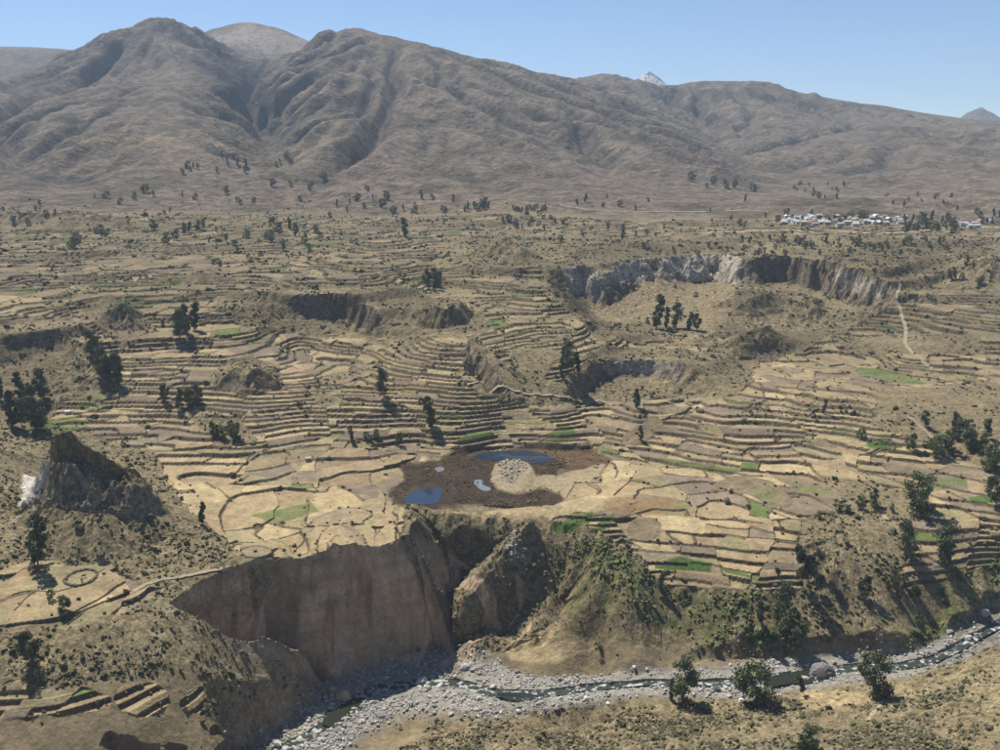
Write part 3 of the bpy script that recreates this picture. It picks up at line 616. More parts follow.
MOT = np.clip(0.25 + SCRUB * 0.75 + LUSH * 0.4 + RISER * 0.4 + STONY * 0.3 + MARSH * 0.2 - GRAVEL * 0.1 - SAND * 0.2 - EARTH * 0.6 - FIELD * 0.1 - LIT_FLANK * 0.35 + 0.6 * mw2, 0.05, 1)
col = np.concatenate([col, MOT[..., None].astype(np.float32)], -1)
print("colours", time.time() - T0)

# ------------------------------------------------------------------ helpers for objects
def tag(o, label=None, cat=None, group=None, kind=None):
    if label: o["label"] = label
    if cat: o["category"] = cat
    if group: o["group"] = group
    if kind: o["kind"] = kind
    return o
def np_mesh(name, verts, faces, mat, cols=None, smooth=False):
    me = bpy.data.meshes.new(name)
    nv, nf, k = len(verts), len(faces), faces.shape[1]
    me.vertices.add(nv); me.vertices.foreach_set("co", np.ascontiguousarray(verts, np.float32).ravel())
    me.loops.add(nf * k); me.loops.foreach_set("vertex_index", np.ascontiguousarray(faces, np.int32).ravel())
    me.polygons.add(nf); me.polygons.foreach_set("loop_start", np.arange(0, nf * k, k, dtype=np.int32))
    me.polygons.foreach_set("use_smooth", np.full(nf, smooth, bool))
    if cols is not None:
        at = me.attributes.new("Col", 'FLOAT_COLOR', 'POINT')
        at.data.foreach_set("color", (cols if cols.shape[1] == 4 else np.concatenate([cols, np.ones((nv, 1), np.float32)], 1)).astype(np.float32).ravel())
    me.update(calc_edges=True)
    if mat: me.materials.append(mat)
    return me
def link(name, me, parent=None, loc=None):
    o = bpy.data.objects.new(name, me); C.objects.link(o)
    if parent: o.parent = parent
    if loc is not None: o.location = loc
    return o
def material(name):
    m = bpy.data.materials.new(name); m.use_nodes = True
    nt = m.node_tree; b = nt.nodes["Principled BSDF"]
    return m, nt, b
def ground_mat(name, scales, bump, bdist, amt=0.25, mott=None):
    m, nt, b = material(name)
    a = nt.nodes.new("ShaderNodeAttribute"); a.attribute_name = "Col"
    tc = nt.nodes.new("ShaderNodeTexCoord")
    fac = None; last = a.outputs["Color"]
    for s in scales:
        n = nt.nodes.new("ShaderNodeTexNoise"); n.inputs["Scale"].default_value = s; n.inputs["Detail"].default_value = 5; n.inputs["Roughness"].default_value = 0.65
        nt.links.new(tc.outputs["Object"], n.inputs["Vector"])
        mr = nt.nodes.new("ShaderNodeMapRange"); mr.inputs[1].default_value = 0.25; mr.inputs[2].default_value = 0.75; mr.inputs[3].default_value = 1 - amt; mr.inputs[4].default_value = 1 + amt
        nt.links.new(n.outputs["Fac"], mr.inputs[0])
        mx = nt.nodes.new("ShaderNodeVectorMath"); mx.operation = 'SCALE'
        nt.links.new(last, mx.inputs[0]); nt.links.new(mr.outputs[0], mx.inputs["Scale"]); last = mx.outputs[0]; fac = n.outputs["Fac"]
    for ms_, mk in ((mott, 0.75), (mott * 3.1, 0.7)) if mott else ():      # tufts and low bushes too small to build
        n = nt.nodes.new("ShaderNodeTexNoise"); n.inputs["Scale"].default_value = ms_; n.inputs["Detail"].default_value = 5; n.inputs["Roughness"].default_value = 0.7
        nt.links.new(tc.outputs["Object"], n.inputs["Vector"])
        mr = nt.nodes.new("ShaderNodeMapRange"); mr.inputs[1].default_value = 0.46; mr.inputs[2].default_value = 0.57; mr.inputs[3].default_value = 0; mr.inputs[4].default_value = mk
        nt.links.new(n.outputs["Fac"], mr.inputs[0])
        ml = nt.nodes.new("ShaderNodeMath"); ml.operation = 'MULTIPLY'; nt.links.new(mr.outputs[0], ml.inputs[0]); nt.links.new(a.outputs["Alpha"], ml.inputs[1])
        mx = nt.nodes.new("ShaderNodeMix"); mx.data_type = 'RGBA'; mx.blend_type = 'MULTIPLY'
        nt.links.new(ml.outputs[0], mx.inputs[0]); nt.links.new(last, mx.inputs[6]); mx.inputs[7].default_value = (0.42, 0.42, 0.37, 1); last = mx.outputs[2]
    nt.links.new(last, b.inputs["Base Color"])
    bp = nt.nodes.new("ShaderNodeBump"); bp.inputs["Strength"].default_value = bump; bp.inputs["Distance"].default_value = bdist
    nt.links.new(fac, bp.inputs["Height"]); nt.links.new(bp.outputs[0], b.inputs["Normal"])
    b.inputs["Roughness"].default_value = 0.95; b.inputs["Specular IOR Level"].default_value = 0.1
    return m
M_GROUND = ground_mat("dry_ground", (0.12, 0.55), 0.7, 0.8, 0.28, mott=0.33)
M_MOUNT = ground_mat("mountain_grass", (0.012, 0.05), 0.8, 16.0, 0.22, mott=0.035)

# ------------------------------------------------------------------ ground, split into plots and terrace walls
NR, NC = H.shape
VV = np.stack([GX, GY, H], -1).astype(np.float32)
def sub(faces, name, mat, smooth=False):
    used, inv = np.unique(faces, return_inverse=True)
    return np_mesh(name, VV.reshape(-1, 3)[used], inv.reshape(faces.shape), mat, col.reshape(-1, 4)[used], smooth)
ii, jj = np.meshgrid(np.arange(NV - 1), np.arange(NC - 1), indexing='ij')
base = ii * NC + jj
quads = np.stack([base, base + 1, base + NC + 1, base + NC], -1).reshape(-1, 4)      # anticlockwise seen from above
quads = quads[:, ::-1] if np.cross(VV[0, 1] - VV[0, 0], VV[1, 1] - VV[0, 0])[2] < 0 else quads
fsel = FIELD[:NV - 1, :NC - 1] & FIELD[1:NV, 1:NC] & (cell[:NV - 1, :NC - 1] == cell[1:NV, 1:NC]) & (q[:NV - 1, :NC - 1] == q[1:NV, 1:NC])
inview = ((PU[:NV - 1, :NC - 1] > 0) & (PU[:NV - 1, :NC - 1] < 1000) & (PV[:NV - 1, :NC - 1] < 750))
# which ground the camera sees: a running horizon along each azimuth
elev = (H - ZC) / Y_
vis = elev >= np.maximum.accumulate(np.concatenate([np.full((1, NC), -9.0), elev[:-1]], 0), 0) - 0.002
seen = vis[:NV - 1, :NC - 1] & inview
qid = (cell.astype(np.int64) * 31 + salt)[:NV - 1, :NC - 1]
fid = np.where(fsel & seen, qid, -1).ravel()
u_, c_ = np.unique(fid[fid >= 0], return_counts=True)
bigf = u_[np.argsort(-c_)][:290]
rid = (patch.astype(np.int64) * 8191 + q.astype(np.int64))[:NV - 1, :NC - 1]
rsel = RISER[:NV - 1, :NC - 1] & RISER[1:NV, 1:NC]
wid_ = np.where(rsel & seen, rid, -1).ravel()
u2, c2 = np.unique(wid_[wid_ >= 0], return_counts=True)
bigw = u2[np.argsort(-c2)][:290]
kind_f = np.where(fsel.ravel() & np.isin(qid.ravel(), bigf), 1, np.where(rsel.ravel() & np.isin(rid.ravel(), bigw), 2, 0))
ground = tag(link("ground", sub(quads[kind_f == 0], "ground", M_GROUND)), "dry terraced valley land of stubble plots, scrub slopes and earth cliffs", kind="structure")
for k_, ids, nm, src in ((1, bigf, "terrace_plot", qid), (2, bigw, "terrace_wall", rid)):
    fsub = np.nonzero(kind_f == k_)[0]
    ids_f = src.ravel()[fsub]
    order = np.argsort(ids_f, kind='stable'); fsub = fsub[order]; ids_f = ids_f[order]
    cuts = np.nonzero(np.diff(ids_f))[0] + 1
    for grp in np.split(fsub, cuts):
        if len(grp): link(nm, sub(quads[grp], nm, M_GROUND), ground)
# mountains
ii, jj = np.meshgrid(np.arange(NV - 1, NR - 1), np.arange(NC // 2), indexing='ij')
j2 = np.minimum(jj * 2, NC - 3)
base = ii * NC + j2
mq = np.stack([base, base + 2, base + NC + 2, base + NC], -1).reshape(-1, 4)[:, ::-1]
mq = mq[:, ::-1] if np.cross(VV[0, 1] - VV[0, 0], VV[1, 1] - VV[0, 0])[2] > 0 else mq
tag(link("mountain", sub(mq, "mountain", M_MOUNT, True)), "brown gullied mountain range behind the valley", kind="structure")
# hillside below the viewpoint
nr = np.concatenate([[0.5], np.geomspace(2, 321.5, 60)]); nth = TH[::10]
if nth[-1] != TH[-1]: nth = np.append(nth, TH[-1])
nY, nX = np.meshgrid(nr, nth, indexing='ij'); nx = nY * np.sin(nX); ny = nY * np.cos(nX); nz = surf(nx, ny)
edge = np.interp(nth, TH, H[0]); wq = sstep(200, 318, nY)
nz = np.minimum(nz, 248) * (1 - wq) + edge[None] * wq
nz = np.minimum(nz, np.where(nY < 310, ZC - 1.2 - 0.66 * nY / np.cos(nX) * np.cos(nX), nz))
nb = (np.arange(len(nr) - 1)[:, None] * len(nth) + np.arange(len(nth) - 1)[None])
nq = np.stack([nb, nb + 1, nb + len(nth) + 1, nb + len(nth)], -1).reshape(-1, 4)
ncol = np.broadcast_to(np.array((0.19, 0.155, 0.095), np.float32), (nx.size, 3))
tag(link("hillside", np_mesh("hillside", np.stack([nx, ny, nz], -1).reshape(-1, 3), nq, M_GROUND, ncol)), "scrubby hillside falling away below the viewpoint", kind="structure")
print("ground", time.time() - T0, len(quads) * 2 + len(mq) * 2, "tris")

# ------------------------------------------------------------------ where a photo pixel meets the ground
def hit(u, v):
    d = ray(u, v); a = math.atan2(d[0], d[1]); hlen = math.hypot(d[0], d[1])
    j = min(max(np.searchsorted(TH, a), 1), NC - 1); t = (a - TH[j - 1]) / (TH[j] - TH[j - 1])
    zc = H[:, j - 1] * (1 - t) + H[:, j] * t
    rz_ = ZC + RR * d[2] / hlen
    b = np.nonzero(zc >= rz_)[0]
    i = b[0] if len(b) else NR - 1
    r = RR[i]
    return r * math.sin(a), r * math.cos(a), float(zc[i])
def height(x, y):
    r = math.hypot(x, y); a = math.atan2(x, y)
    i = min(max(np.searchsorted(RR, r), 1), NR - 1); j = min(max(np.searchsorted(TH, a), 1), NC - 1)
    return float(H[i, j])

# ------------------------------------------------------------------ water
def water_mat(name, base_c, rough, foam=0.0, bumpk=0.15):
    m, nt, b = material(name)
    tc = nt.nodes.new("ShaderNodeTexCoord")
    n = nt.nodes.new("ShaderNodeTexNoise"); n.inputs["Scale"].default_value = 0.35; n.inputs["Detail"].default_value = 6
    nt.links.new(tc.outputs["Object"], n.inputs["Vector"])
    if foam:
        cr = nt.nodes.new("ShaderNodeValToRGB"); cr.color_ramp.elements[0].position = 0.52; cr.color_ramp.elements[1].position = 0.62
        cr.color_ramp.elements[0].color = (*base_c, 1); cr.color_ramp.elements[1].color = (0.42, 0.43, 0.42, 1)
        nt.links.new(n.outputs["Fac"], cr.inputs[0]); nt.links.new(cr.outputs[0], b.inputs["Base Color"])
    else: b.inputs["Base Color"].default_value = (*base_c, 1)
    b.inputs["Roughness"].default_value = rough; b.inputs["IOR"].default_value = 1.33
    bp = nt.nodes.new("ShaderNodeBump"); bp.inputs["Strength"].default_value = bumpk; bp.inputs["Distance"].default_value = 0.15
    nt.links.new(n.outputs["Fac"], bp.inputs["Height"]); nt.links.new(bp.outputs[0], b.inputs["Normal"])
    return m
M_POND = water_mat("pond_water", (0.022, 0.036, 0.058), 0.06, bumpk=0.05)
M_POOL = water_mat("pale_pool", (0.16, 0.18, 0.20), 0.25)
M_RIVER = water_mat("river_water", (0.04, 0.048, 0.034), 0.15, foam=1, bumpk=0.4)
M_RPOOL = water_mat("river_pool", (0.025, 0.032, 0.02), 0.08)
def sheet(name, pts, z, mat, label, wob=0.7, n=72):
    pl = [P(u, v, z) for u, v in pts] ; m_ = len(pl); vs = []
    for k in range(n):                                         # closed Catmull-Rom outline
        t = k * m_ / n; i = int(t); t -= i
        p0, p1, p2, p3 = (np.array(pl[(i + o) % m_]) for o in (-1, 0, 1, 2))
        p = 0.5 * (2 * p1 + (p2 - p0) * t + (2 * p0 - 5 * p1 + 4 * p2 - p3) * t * t + (3 * p1 - p0 - 3 * p2 + p3) * t ** 3)
        vs.append((p[0] + random.uniform(-wob, wob), p[1] + random.uniform(-wob, wob), z))
    cx = sum(v[0] for v in vs) / n; cyy = sum(v[1] for v in vs) / n
    vs.append((cx, cyy, z))
    me = bpy.data.meshes.new(name); me.from_pydata(vs, [], [(k, (k + 1) % n, n) for k in range(n)]); me.materials.append(mat)
    return tag(link(name, me), label, kind="structure")
sheet("pond", [(474, 456), (490, 451), (520, 450), (545, 454), (554, 460), (540, 463), (515, 464), (495, 461), (480, 459)], 59.75, M_POND, "long dark blue pond on the reddish marsh")
sheet("pond", [(404, 500), (412, 492), (425, 489), (440, 488), (442, 495), (437, 503), (420, 505), (408, 504)], 59.75, M_POND, "small bright blue pond above the gorge edge")
sheet("pond", [(473, 481), (482, 480), (484, 485), (491, 488), (488, 491), (480, 489)], 59.72, M_POOL, "pale shallow pool beside the stony islet", 0.3)
sheet("pond", [(435, 468), (442, 467), (444, 470), (438, 472)], 59.72, M_POOL, "small pale pool on the dark marsh", 0.3)
def ribbon(name, pl, half, zoff, mat, label):
    pl = np.array(pl); n = len(pl) * 8
    t = np.linspace(0, len(pl) - 1, n); c = np.stack([np.interp(t, np.arange(len(pl)), pl[:, k]) for k in range(3)], 1)
    for k in range(2): c[1:-1] = (c[:-2] + 2 * c[1:-1] + c[2:]) / 4
    hw = np.interp(t, np.arange(len(pl)), half) * (1 + 0.25 * np.sin(t * 5.1))
    tan = np.gradient(c[:, :2], axis=0); tan /= np.linalg.norm(tan, axis=1)[:, None]
    nrm = np.stack([-tan[:, 1], tan[:, 0]], 1)
    vs = []; K = 7
    for i in range(n):
        for k in range(K):
            s = (k / (K - 1) * 2 - 1) * hw[i]
            vs.append((c[i, 0] + nrm[i, 0] * s, c[i, 1] + nrm[i, 1] * s, c[i, 2] + zoff))
    b_ = np.arange(n - 1)[:, None] * K + np.arange(K - 1)[None]
    fa = np.stack([b_, b_ + K, b_ + K + 1, b_ + 1], -1).reshape(-1, 4)
    return tag(link(name, np_mesh(name, np.array(vs), fa, mat, smooth=True)), label, kind="structure")
ribbon("river", river, [3.6, 3.6, 3.6, 4.5, 4.5, 4.5, 4.5, 3.6, 3.4, 2.6, 1.8, 1.8, 2, 2.4, 4, 4, 3, 2.5, 2.2, 1.5, 1.5, 1.5], 0.0, M_RIVER, "shallow rocky river running along the gorge floor")
sheet("river_pool", [(322, 722), (330, 708), (345, 703), (362, 697), (367, 703), (358, 715), (345, 722), (332, 727)], 1.9, M_RPOOL, "dark green pool in the river below the tall cliff", 0.5)
sheet("river_pool", [(497, 695), (508, 692), (535, 694), (562, 698), (545, 701), (515, 701)], 9.0, M_RPOOL, "grey pool in the stony middle of the river", 0.4)
sheet("river_pool", [(764, 679), (790, 672), (815, 670), (838, 672), (842, 678), (820, 682), (790, 684), (770, 686)], 19.3, M_RPOOL, "green pool below the cut bank by the dark boulder", 0.4)
# ------------------------------------------------------------------ paths laid on the ground
M_PATH = ground_mat("path_dust", (0.3, 1.2), 0.4, 0.3)
def path(pts, width, label, c=(0.29, 0.24, 0.16)):
    pl = [hit(*p)[:2] for p in pts]; out = []
    for a, b in zip(pl[:-1], pl[1:]):
        n = max(2, int(math.hypot(b[0] - a[0], b[1] - a[1]) / 2.0))
        out += [(a[0] + (b[0] - a[0]) * k / n, a[1] + (b[1] - a[1]) * k / n) for k in range(n)]
    o = np.array(out)
    if len(o) < 4: return
    for k in range(3): o[1:-1] = (o[:-2] + 2 * o[1:-1] + o[2:]) / 4
    t = np.gradient(o, axis=0); t /= np.linalg.norm(t, axis=1)[:, None] + 1e-9; nr_ = np.stack([-t[:, 1], t[:, 0]], 1)
    vs = []
    for i, (p, n_) in enumerate(zip(o, nr_)):
        w = width * (0.8 + 0.4 * random.random())
        zz = [height(p[0] + n_[0] * s * w, p[1] + n_[1] * s * w) for s in (-0.5, 0, 0.5)]
        for s, z in zip((-0.5, 0, 0.5), zz): vs.append((p[0] + n_[0] * s * w, p[1] + n_[1] * s * w, max(zz) * 0.5 + z * 0.5 + 0.12))
    b_ = np.arange(len(o) - 1)[:, None] * 3 + np.arange(2)[None]
    fa = np.stack([b_, b_ + 1, b_ + 4, b_ + 3], -1).reshape(-1, 4)
    tag(link("path", np_mesh("path", np.array(vs), fa, M_PATH, np.tile(np.array(c, np.float32), (len(vs), 1)))), label, kind="structure")
path([(133, 592), (150, 583), (165, 579), (185, 577), (205, 572), (235, 568)], 2.2, "pale footpath from the ring field to the cliff edge")
path([(246, 572), (256, 565), (275, 562), (300, 558), (330, 552), (370, 546), (400, 541)], 1.1, "pale footpath along the top of the tall cliff")
path([(900, 287), (896, 298), (901, 312), (906, 330), (905, 344), (913, 354), (924, 363), (935, 372)], 3.0, "dirt track winding down the upper right terraces", (0.27, 0.225, 0.155))
path([(906, 415), (918, 425), (933, 440), (945, 452), (956, 461)], 2.6, "dirt track between trees at the right", (0.26, 0.215, 0.15))
path([(467, 387), (495, 390), (520, 393), (560, 398), (600, 400), (640, 402), (700, 405)], 2.2, "pale track below the lower cliff", (0.30, 0.25, 0.17))
path([(346, 518), (339, 528), (342, 538), (350, 546)], 2.0, "short pale path on the straw field above the cliff")
path([(868, 722), (872, 715), (880, 706), (888, 697), (893, 690)], 1.6, "sandy footpath on the near bank below the lone tree")
path([(560, 205), (620, 212), (680, 212), (740, 211), (770, 212)], 6.0, "pale road across the far plain", (0.36, 0.31, 0.21))
path([(700, 232), (770, 230), (850, 233), (930, 230), (1000, 228)], 7.0, "pale dirt road in front of the village", (0.40, 0.33, 0.21))

# ------------------------------------------------------------------ scrub and stones (nobody could count them)
def attr_mat(name, rough=0.9, amt=0.3, sc=1.2):
    m, nt, b = material(name)
    a = nt.nodes.new("ShaderNodeAttribute"); a.attribute_name = "Col"
    n = nt.nodes.new("ShaderNodeTexNoise"); n.inputs["Scale"].default_value = sc; n.inputs["Detail"].default_value = 3
    tc = nt.nodes.new("ShaderNodeTexCoord"); nt.links.new(tc.outputs["Object"], n.inputs["Vector"])
    mr = nt.nodes.new("ShaderNodeMapRange"); mr.inputs[1].default_value = 0.25; mr.inputs[2].default_value = 0.75; mr.inputs[3].default_value = 1 - amt; mr.inputs[4].default_value = 1 + amt
    nt.links.new(n.outputs["Fac"], mr.inputs[0])
    mx = nt.nodes.new("ShaderNodeVectorMath"); mx.operation = 'SCALE'
    nt.links.new(a.outputs["Color"], mx.inputs[0]); nt.links.new(mr.outputs[0], mx.inputs["Scale"]); nt.links.new(mx.outputs[0], b.inputs["Base Color"])
    b.inputs["Roughness"].default_value = rough; b.inputs["Specular IOR Level"].default_value = 0.15
    return m
M_SCRUB = attr_mat("scrub_leaf"); M_STONE = attr_mat("river_stone", 0.85, 0.2, 2.0)
def ico():
    t = (1 + 5 ** 0.5) / 2
    v = np.array([(-1, t, 0), (1, t, 0), (-1, -t, 0), (1, -t, 0), (0, -1, t), (0, 1, t), (0, -1, -t), (0, 1, -t), (t, 0, -1), (t, 0, 1), (-t, 0, -1), (-t, 0, 1)], float)
    f = np.array([(0, 11, 5), (0, 5, 1), (0, 1, 7), (0, 7, 10), (0, 10, 11), (1, 5, 9), (5, 11, 4), (11, 10, 2), (10, 7, 6), (7, 1, 8), (3, 9, 4), (3, 4, 2), (3, 2, 6), (3, 6, 8), (3, 8, 9), (4, 9, 5), (2, 4, 11), (6, 2, 10), (8, 6, 7), (9, 8, 1)])
    return v / np.linalg.norm(v[0]), f
ICO_V, ICO_F = ico()
def blobs(name, pos, size, zs, cols, mat, rough=0.35, sink=0.25):
    n = len(pos)
    v = ICO_V[None] * (1 + rough * (rng.random((n, 12, 1)) * 2 - 1))
    a = rng.random(n) * 6.28; c, s = np.cos(a)[:, None], np.sin(a)[:, None]
    ex_ = 0.75 + 0.5 * rng.random((n, 1))
    x = v[..., 0] * ex_; y = v[..., 1] / ex_
    vx = (x * c - y * s) * size[:, None]; vy = (x * s + y * c) * size[:, None]; vz = v[..., 2] * (size * zs)[:, None] + (size * zs * (1 - 2 * sink))[:, None]
    vv = np.stack([vx + pos[:, 0:1], vy + pos[:, 1:2], vz + pos[:, 2:3]], -1).reshape(-1, 3)
    ff = (ICO_F[None] + (np.arange(n) * 12)[:, None, None]).reshape(-1, 3)
    shade = 0.8 + 0.4 * rng.random((n, 12, 1))
    cc = (cols[:, None] * shade).reshape(-1, 3)
    return link(name, np_mesh(name, vv, ff, mat, cc.astype(np.float32)))
def pick(weight, n):
    w = (weight * vis * ((PU > -25) & (PU < 1025) & (PV < 765))).ravel(); w = np.clip(w, 0, None); cs = np.cumsum(w)
    i = np.searchsorted(cs, rng.random(n) * cs[-1]); i = np.minimum(i, w.size - 1)
    p = VV.reshape(-1, 3)[i].astype(float); p[:, :2] += rng.normal(0, 0.4, (n, 2))
    return p, i
clump = np.clip(0.55 + 1.8 * fbm(GX, GY, 16, 3, 171), 0.05, 1.6)
notw = (1 - GRAVEL) * (1 - MARSH) * (1 - SAND * 0.9) * (1 - ISLE) * (1 - ASH) * (1 - 0.9 * EARTH)
wgt = (SCRUB * clump * 0.8 * (1 - 0.5 * CLIFF) + LUSH * 1.2 * clump + RISER * (0.50 + 1.1 * sstep(650, 900, Y_)) * clump + WALLM * 0.35 + 0.012) * notw * (Y_ < 1700) * (Y_ > 325) * (1 - 0.85 * TALUS)
wgt *= 1 + 1.0 * sstep(750, 1150, Y_)
p, i = pick(wgt, 25000)
r_ = np.hypot(p[:, 0], p[:, 1]); lush = LUSH.ravel()[i]
size = np.exp(rng.normal(-0.62, 0.42, len(p))) * (0.60 + 0.40 * r_ / 420) * 0.95
pc = np.array([(0.09, 0.084, 0.046), (0.12, 0.105, 0.06), (0.075, 0.075, 0.04), (0.16, 0.135, 0.08), (0.10, 0.098, 0.048)])
cc = pc[rng.integers(0, 5, len(p))]
cc = np.where((lush > rng.random(len(p)))[:, None], np.array((0.115, 0.135, 0.05)) * (0.7 + 0.6 * rng.random((len(p), 1))), cc)
tag(blobs("scrub", p, size, 0.75, cc, M_SCRUB, 0.45), "dry olive scrub dotted over slopes and terrace edges", kind="stuff")
p, i = pick(GRAVEL * (0.3 + clump), 6500)
size = np.exp(rng.normal(-0.95, 0.5, len(p)))
cc = np.array((0.38, 0.365, 0.335)) * (0.55 + 0.75 * rng.random((len(p), 1)))
tag(blobs("river_stones", p, size, 0.7, cc, M_STONE, 0.3), "pale grey stones and boulders strewn along the river bed", kind="stuff")
p, i = pick(np.clip(STONY, 0, 1) * (1 - GRAVEL), 420)
size = np.exp(rng.normal(-1.0, 0.5, len(p))); cc = np.array((0.40, 0.355, 0.28)) * (0.65 + 0.7 * rng.random((len(p), 1)))
tag(blobs("loose_rocks", p, size, 0.75, cc, M_STONE, 0.3), "pale loose rocks on the islet and below the marsh edge", kind="stuff")
POND = np.maximum.reduce([zone((470, 456), (490, 449), (520, 448), (548, 452), (557, 461), (540, 465), (500, 464)), zone((400, 500), (412, 488), (444, 486), (444, 498), (425, 508)), zone((470, 478), (486, 478), (494, 490), (480, 492)), zone((432, 465), (447, 465), (447, 474), (432, 474))])
p, i = pick(MARSH * (1 - ISLE) * (1 - POND) * np.clip(0.15 + 1.6 * fbm(GX, GY, 9, 3, 173), 0, 1), 1300)
size = np.exp(rng.normal(-0.85, 0.35, len(p))); cc = np.array((0.085, 0.066, 0.036)) * (0.5 + 1.0 * rng.random((len(p), 1)))
tag(blobs("reeds", p, size, 0.6, cc, M_SCRUB, 0.45), "brown reeds and sedge tufts over the marsh", kind="stuff")
print("scatter", time.time() - T0)

# ------------------------------------------------------------------ boulders
def boulder(u, v, wpx, hpx, c, label, group=None, sink=0.25):
    x, y, z = hit(u, v); dep = math.hypot(x, y) / math.cos(math.radians(24)); s = dep / FPX
    import bmesh
    bm = bmesh.new(); bmesh.ops.create_icosphere(bm, subdivisions=3, radius=0.5)
    sd = random.random() * 50
    from mathutils import noise, Vector
    for vt in bm.verts:
        d = noise.noise(vt.co * 2.2 + Vector((sd, 0, 0))) * 0.16 + noise.noise(vt.co * 5 + Vector((0, sd, 0))) * 0.07
        co = vt.co * (1 + d * 2)
        for ax in (Vector((0.8, 0.3, 0.5)), Vector((-0.5, -0.7, 0.4)), Vector((0.2, -0.8, -0.1))):
            ax = ax.normalized(); k = co.dot(ax)
            if k > 0.4: co = co - ax * (k - 0.4) * 0.85
        vt.co = Vector((co.x * wpx * s, co.y * wpx * s * 0.8, co.z * hpx * s * 1.25))
    me = bpy.data.meshes.new("boulder"); bm.to_mesh(me); bm.free()
    at = me.attributes.new("Col", 'FLOAT_COLOR', 'POINT'); at.data.foreach_set("color", np.tile(np.array([*c, 1], np.float32), len(me.vertices)))
    me.materials.append(M_STONE)
    o = link("boulder", me, loc=(x, y, z + hpx * s * (0.5 - sink))); o.rotation_euler = (0, 0, random.random() * 0.6 - 0.3)
    return tag(o, label, "boulder", group)
boulder(822, 676, 27, 13, (0.17, 0.16, 0.15), "large dark boulder in the river beside the cut bank")
boulder(344, 698, 15, 9, (0.45, 0.36, 0.24), "large yellowish boulder at the water's edge below the spur")
boulder(333, 692, 8, 6, (0.42, 0.35, 0.25), "small tan boulder at the tip of the spur")
boulder(742, 703, 7, 5, (0.75, 0.74, 0.71), "single white boulder beside the rounded riverside tree")
boulder(466, 669, 12, 6, (0.35, 0.34, 0.32), "flat grey boulder on the gravel right of the tall cliff")
boulder(716, 691, 9, 5, (0.12, 0.115, 0.11), "dark boulder among pale river stones under the cut bank")
boulder(984, 615, 9, 7, (0.42, 0.41, 0.39), "pale grey boulder in the side stream at the right edge")
boulder(969, 640, 8, 5, (0.42, 0.41, 0.38), "pale grey boulder lower down the side stream")

# ------------------------------------------------------------------ trees
def bark():
    m, nt, b = material("bark"); n = nt.nodes.new("ShaderNodeTexNoise"); n.inputs["Scale"].default_value = 3
    cr = nt.nodes.new("ShaderNodeValToRGB"); cr.color_ramp.elements[0].color = (0.09, 0.07, 0.05, 1); cr.color_ramp.elements[1].color = (0.24, 0.20, 0.16, 1)
    nt.links.new(n.outputs["Fac"], cr.inputs[0]); nt.links.new(cr.outputs[0], b.inputs["Base Color"]); b.inputs["Roughness"].default_value = 0.9
    return m
M_BARK = bark()
def leafmat(name, c):
    m = attr_mat(name, 0.7, 0.25, 0.8); nt = m.node_tree; b = nt.nodes["Principled BSDF"]
    oi = nt.nodes.new("ShaderNodeObjectInfo"); hs = nt.nodes.new("ShaderNodeHueSaturation")
    mr = nt.nodes.new("ShaderNodeMapRange"); mr.inputs[3].default_value = 0.75; mr.inputs[4].default_value = 1.3
    nt.links.new(oi.outputs["Random"], mr.inputs[0]); nt.links.new(mr.outputs[0], hs.inputs["Value"])
    l = b.inputs["Base Color"].links[0]; src = l.from_socket; nt.links.new(src, hs.inputs["Color"]); nt.links.new(hs.outputs[0], b.inputs["Base Color"])
    return m
M_LEAF = leafmat("leaf", None)
def tube(vs, fs, a, b, ra, rb, k=6):
    a = np.array(a, float); b = np.array(b, float); d = b - a; d /= np.linalg.norm(d) + 1e-9
    e = np.cross(d, (0.3, 0.9, 0.1)); e /= np.linalg.norm(e); g = np.cross(d, e); o = len(vs)
    for c, r in ((a, ra), (b, rb)):
        for i in range(k):
            t = 6.283 * i / k; vs.append(tuple(c + (e * math.cos(t) + g * math.sin(t)) * r))
    for i in range(k): fs.append((o + i, o + (i + 1) % k, o + k + (i + 1) % k, o + k + i))
